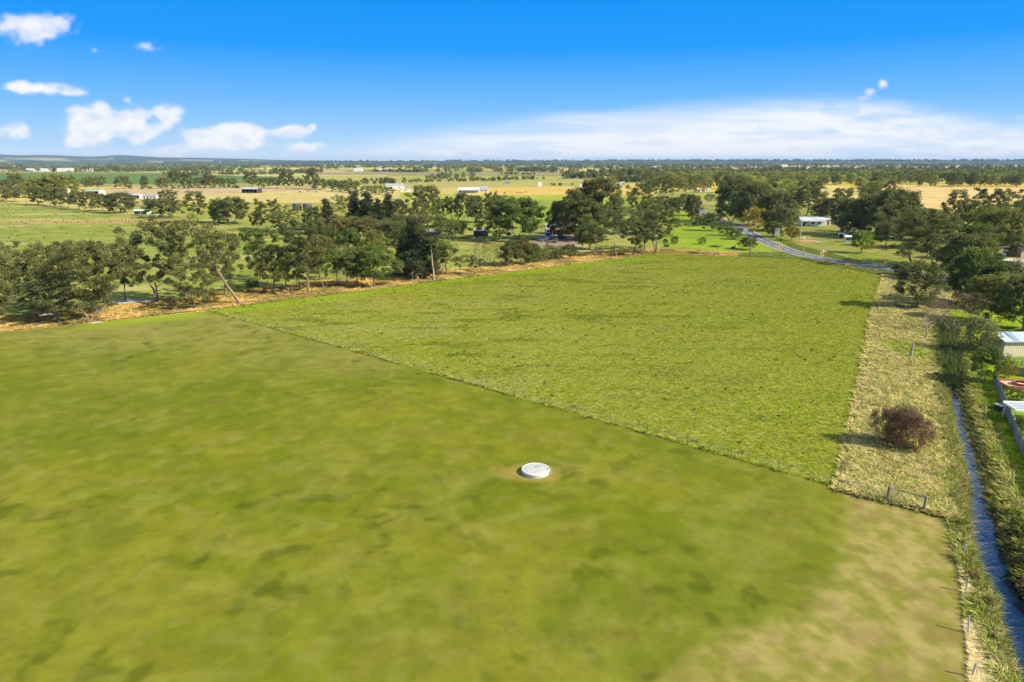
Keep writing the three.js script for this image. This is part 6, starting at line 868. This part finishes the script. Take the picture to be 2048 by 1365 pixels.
for (const [label, a, b, n, seed, sc] of [['low tangled scrub along the left bank of the drain', 1.2, 2.6, 430, 601, 0.55], ['tangled dark scrub along the right bank of the drain', -1.25, -3.0, 950, 602, 0.95]]) stuff('bank_scrub', label, 'scrub', scrubGeo, n, bankStrip(a * 0.8, b * 1.02), seed, (x, z, R) => { const m = fbm(x / 2.2, z / 2.6, 3), near = sstep(-64, -54, z), right = a < 0, d0 = distLine(x, z, drain); let q = mix3([0.085, 0.10, 0.016], [0.17, 0.16, 0.035], R()); if (m > 0.52) q = mix3(q, [0.22, 0.14, 0.06], 0.6); if (right) q = mix3(mix3(q, [0.26, 0.36, 0.012], R() < 0.75 && d0 > 1.75 ? 0.85 : 0.15), [0.11, 0.095, 0.045], near * 0.75); const d = distLine(x, z, drain); if (d < 1.0 + 0.45 * sstep(-66, -56, z) || (!right && R() < 0.25)) return null; if (right && near < 0.5 && d > 2.2) return null; return [sc * (0.55 + 0.9 * R()) * (right ? 0.5 + 0.75 * near : 1), ...jitter(q, R, 0.6), 0.75, bankY(x, z)]; });
stuff('bank_sedge', 'long grass and sedge overhanging both banks of the drain', 'sedge', longTufts, 19000, bankStrip(2.8, -3.3), 603, (x, z, R) => { const d = distLine(x, z, drain); if (d < 0.95 + 0.5 * sstep(-66, -56, z)) return null; return [0.7 + 1.1 * R(), ...jitter(mix3([0.16, 0.19, 0.025], R() < 0.5 ? [0.50, 0.40, 0.18] : [0.22, 0.26, 0.03], R()), R, 0.8), 0.9, bankY(x, z)]; });
stuff('reeds', 'dense green reeds choking the head of the drain', 'reeds', rushTufts, 1500, bankStrip(1.9, -1.9, 0).filter(() => true), 604, (x, z, R) => { if (z > P(1907, 772).z) return null; return [1.1 + 0.8 * R(), ...jitter(mix3([0.10, 0.145, 0.04], [0.18, 0.19, 0.06], R()), R, 0.4), 1.5, -0.7]; });
stuff('water_weed', 'small green floating weed patches on the upper drain water', 'water weed', [(() => { const g = new THREE.CircleGeometry(0.07, 6); g.rotateX(-Math.PI / 2); g.setAttribute('color', new THREE.Float32BufferAttribute(new Float32Array(g.attributes.position.count * 3).fill(1), 3)); return g; })()], 5000, bankStrip(1.3, -1.3), 605, (x, z, R) => { if (z > P(1950, 955).z || z < P(1907, 770).z || fbm(x * 1.3, z * 0.9, 3) < 0.60) return null; return [0.5 + 0.8 * R(), ...jitter([0.13, 0.19, 0.05], R, 0.4), 1, WATER_Y + 0.006]; });
const lawnPoly = [...offsetLine(drain, -2.7, 0).slice(4), P(2300, 1500), P(2150, 1130), P(2031, 884), P(1999, 797), P(1985, 764), P(1960, 700), P(1915, 665)];
stuff('lime_grass', 'bright lime green grass of the verge right of the drain', 'grass', [...shortTufts, longTufts[2]], 30000, lawnPoly, 606, (x, z, R) => { const d = distLine(x, z, drain), m = fbm(x / 2.2, z / 2.2, 3); let q = mix3([0.23, 0.33, 0.01], [0.15, 0.24, 0.01], sstep(0.4, 0.65, m)); q = mix3(q, [0.30, 0.28, 0.10], sstep(-60, -48, z) * sstep(0.48, 0.6, m) * 0.6); return [(0.6 + 0.6 * R()) * (1 + 0.9 * sstep(4.6, 3.2, d) * sstep(0.4, 0.6, m)), ...jitter(q, R, 0.4), 1]; });
stuff('roadside_grass', 'coarse green grass tufts along the road verges', 'grass', longTufts, 9000, Q([[1470, 506], [1480, 513], [1590, 518], [1768, 552], [1836, 563], [1900, 578], [1905, 560], [1700, 516], [1600, 492], [1540, 470], [1590, 500], [1560, 505]]), 607, (x, z, R) => distLine(x, z, road) < 4.2 ? null : [0.6 + 0.7 * R(), ...jitter(mix3([0.16, 0.24, 0.02], [0.30, 0.27, 0.1], R() * R()), R, 0.4), 0.8]);
renderer.render(scene, camera);
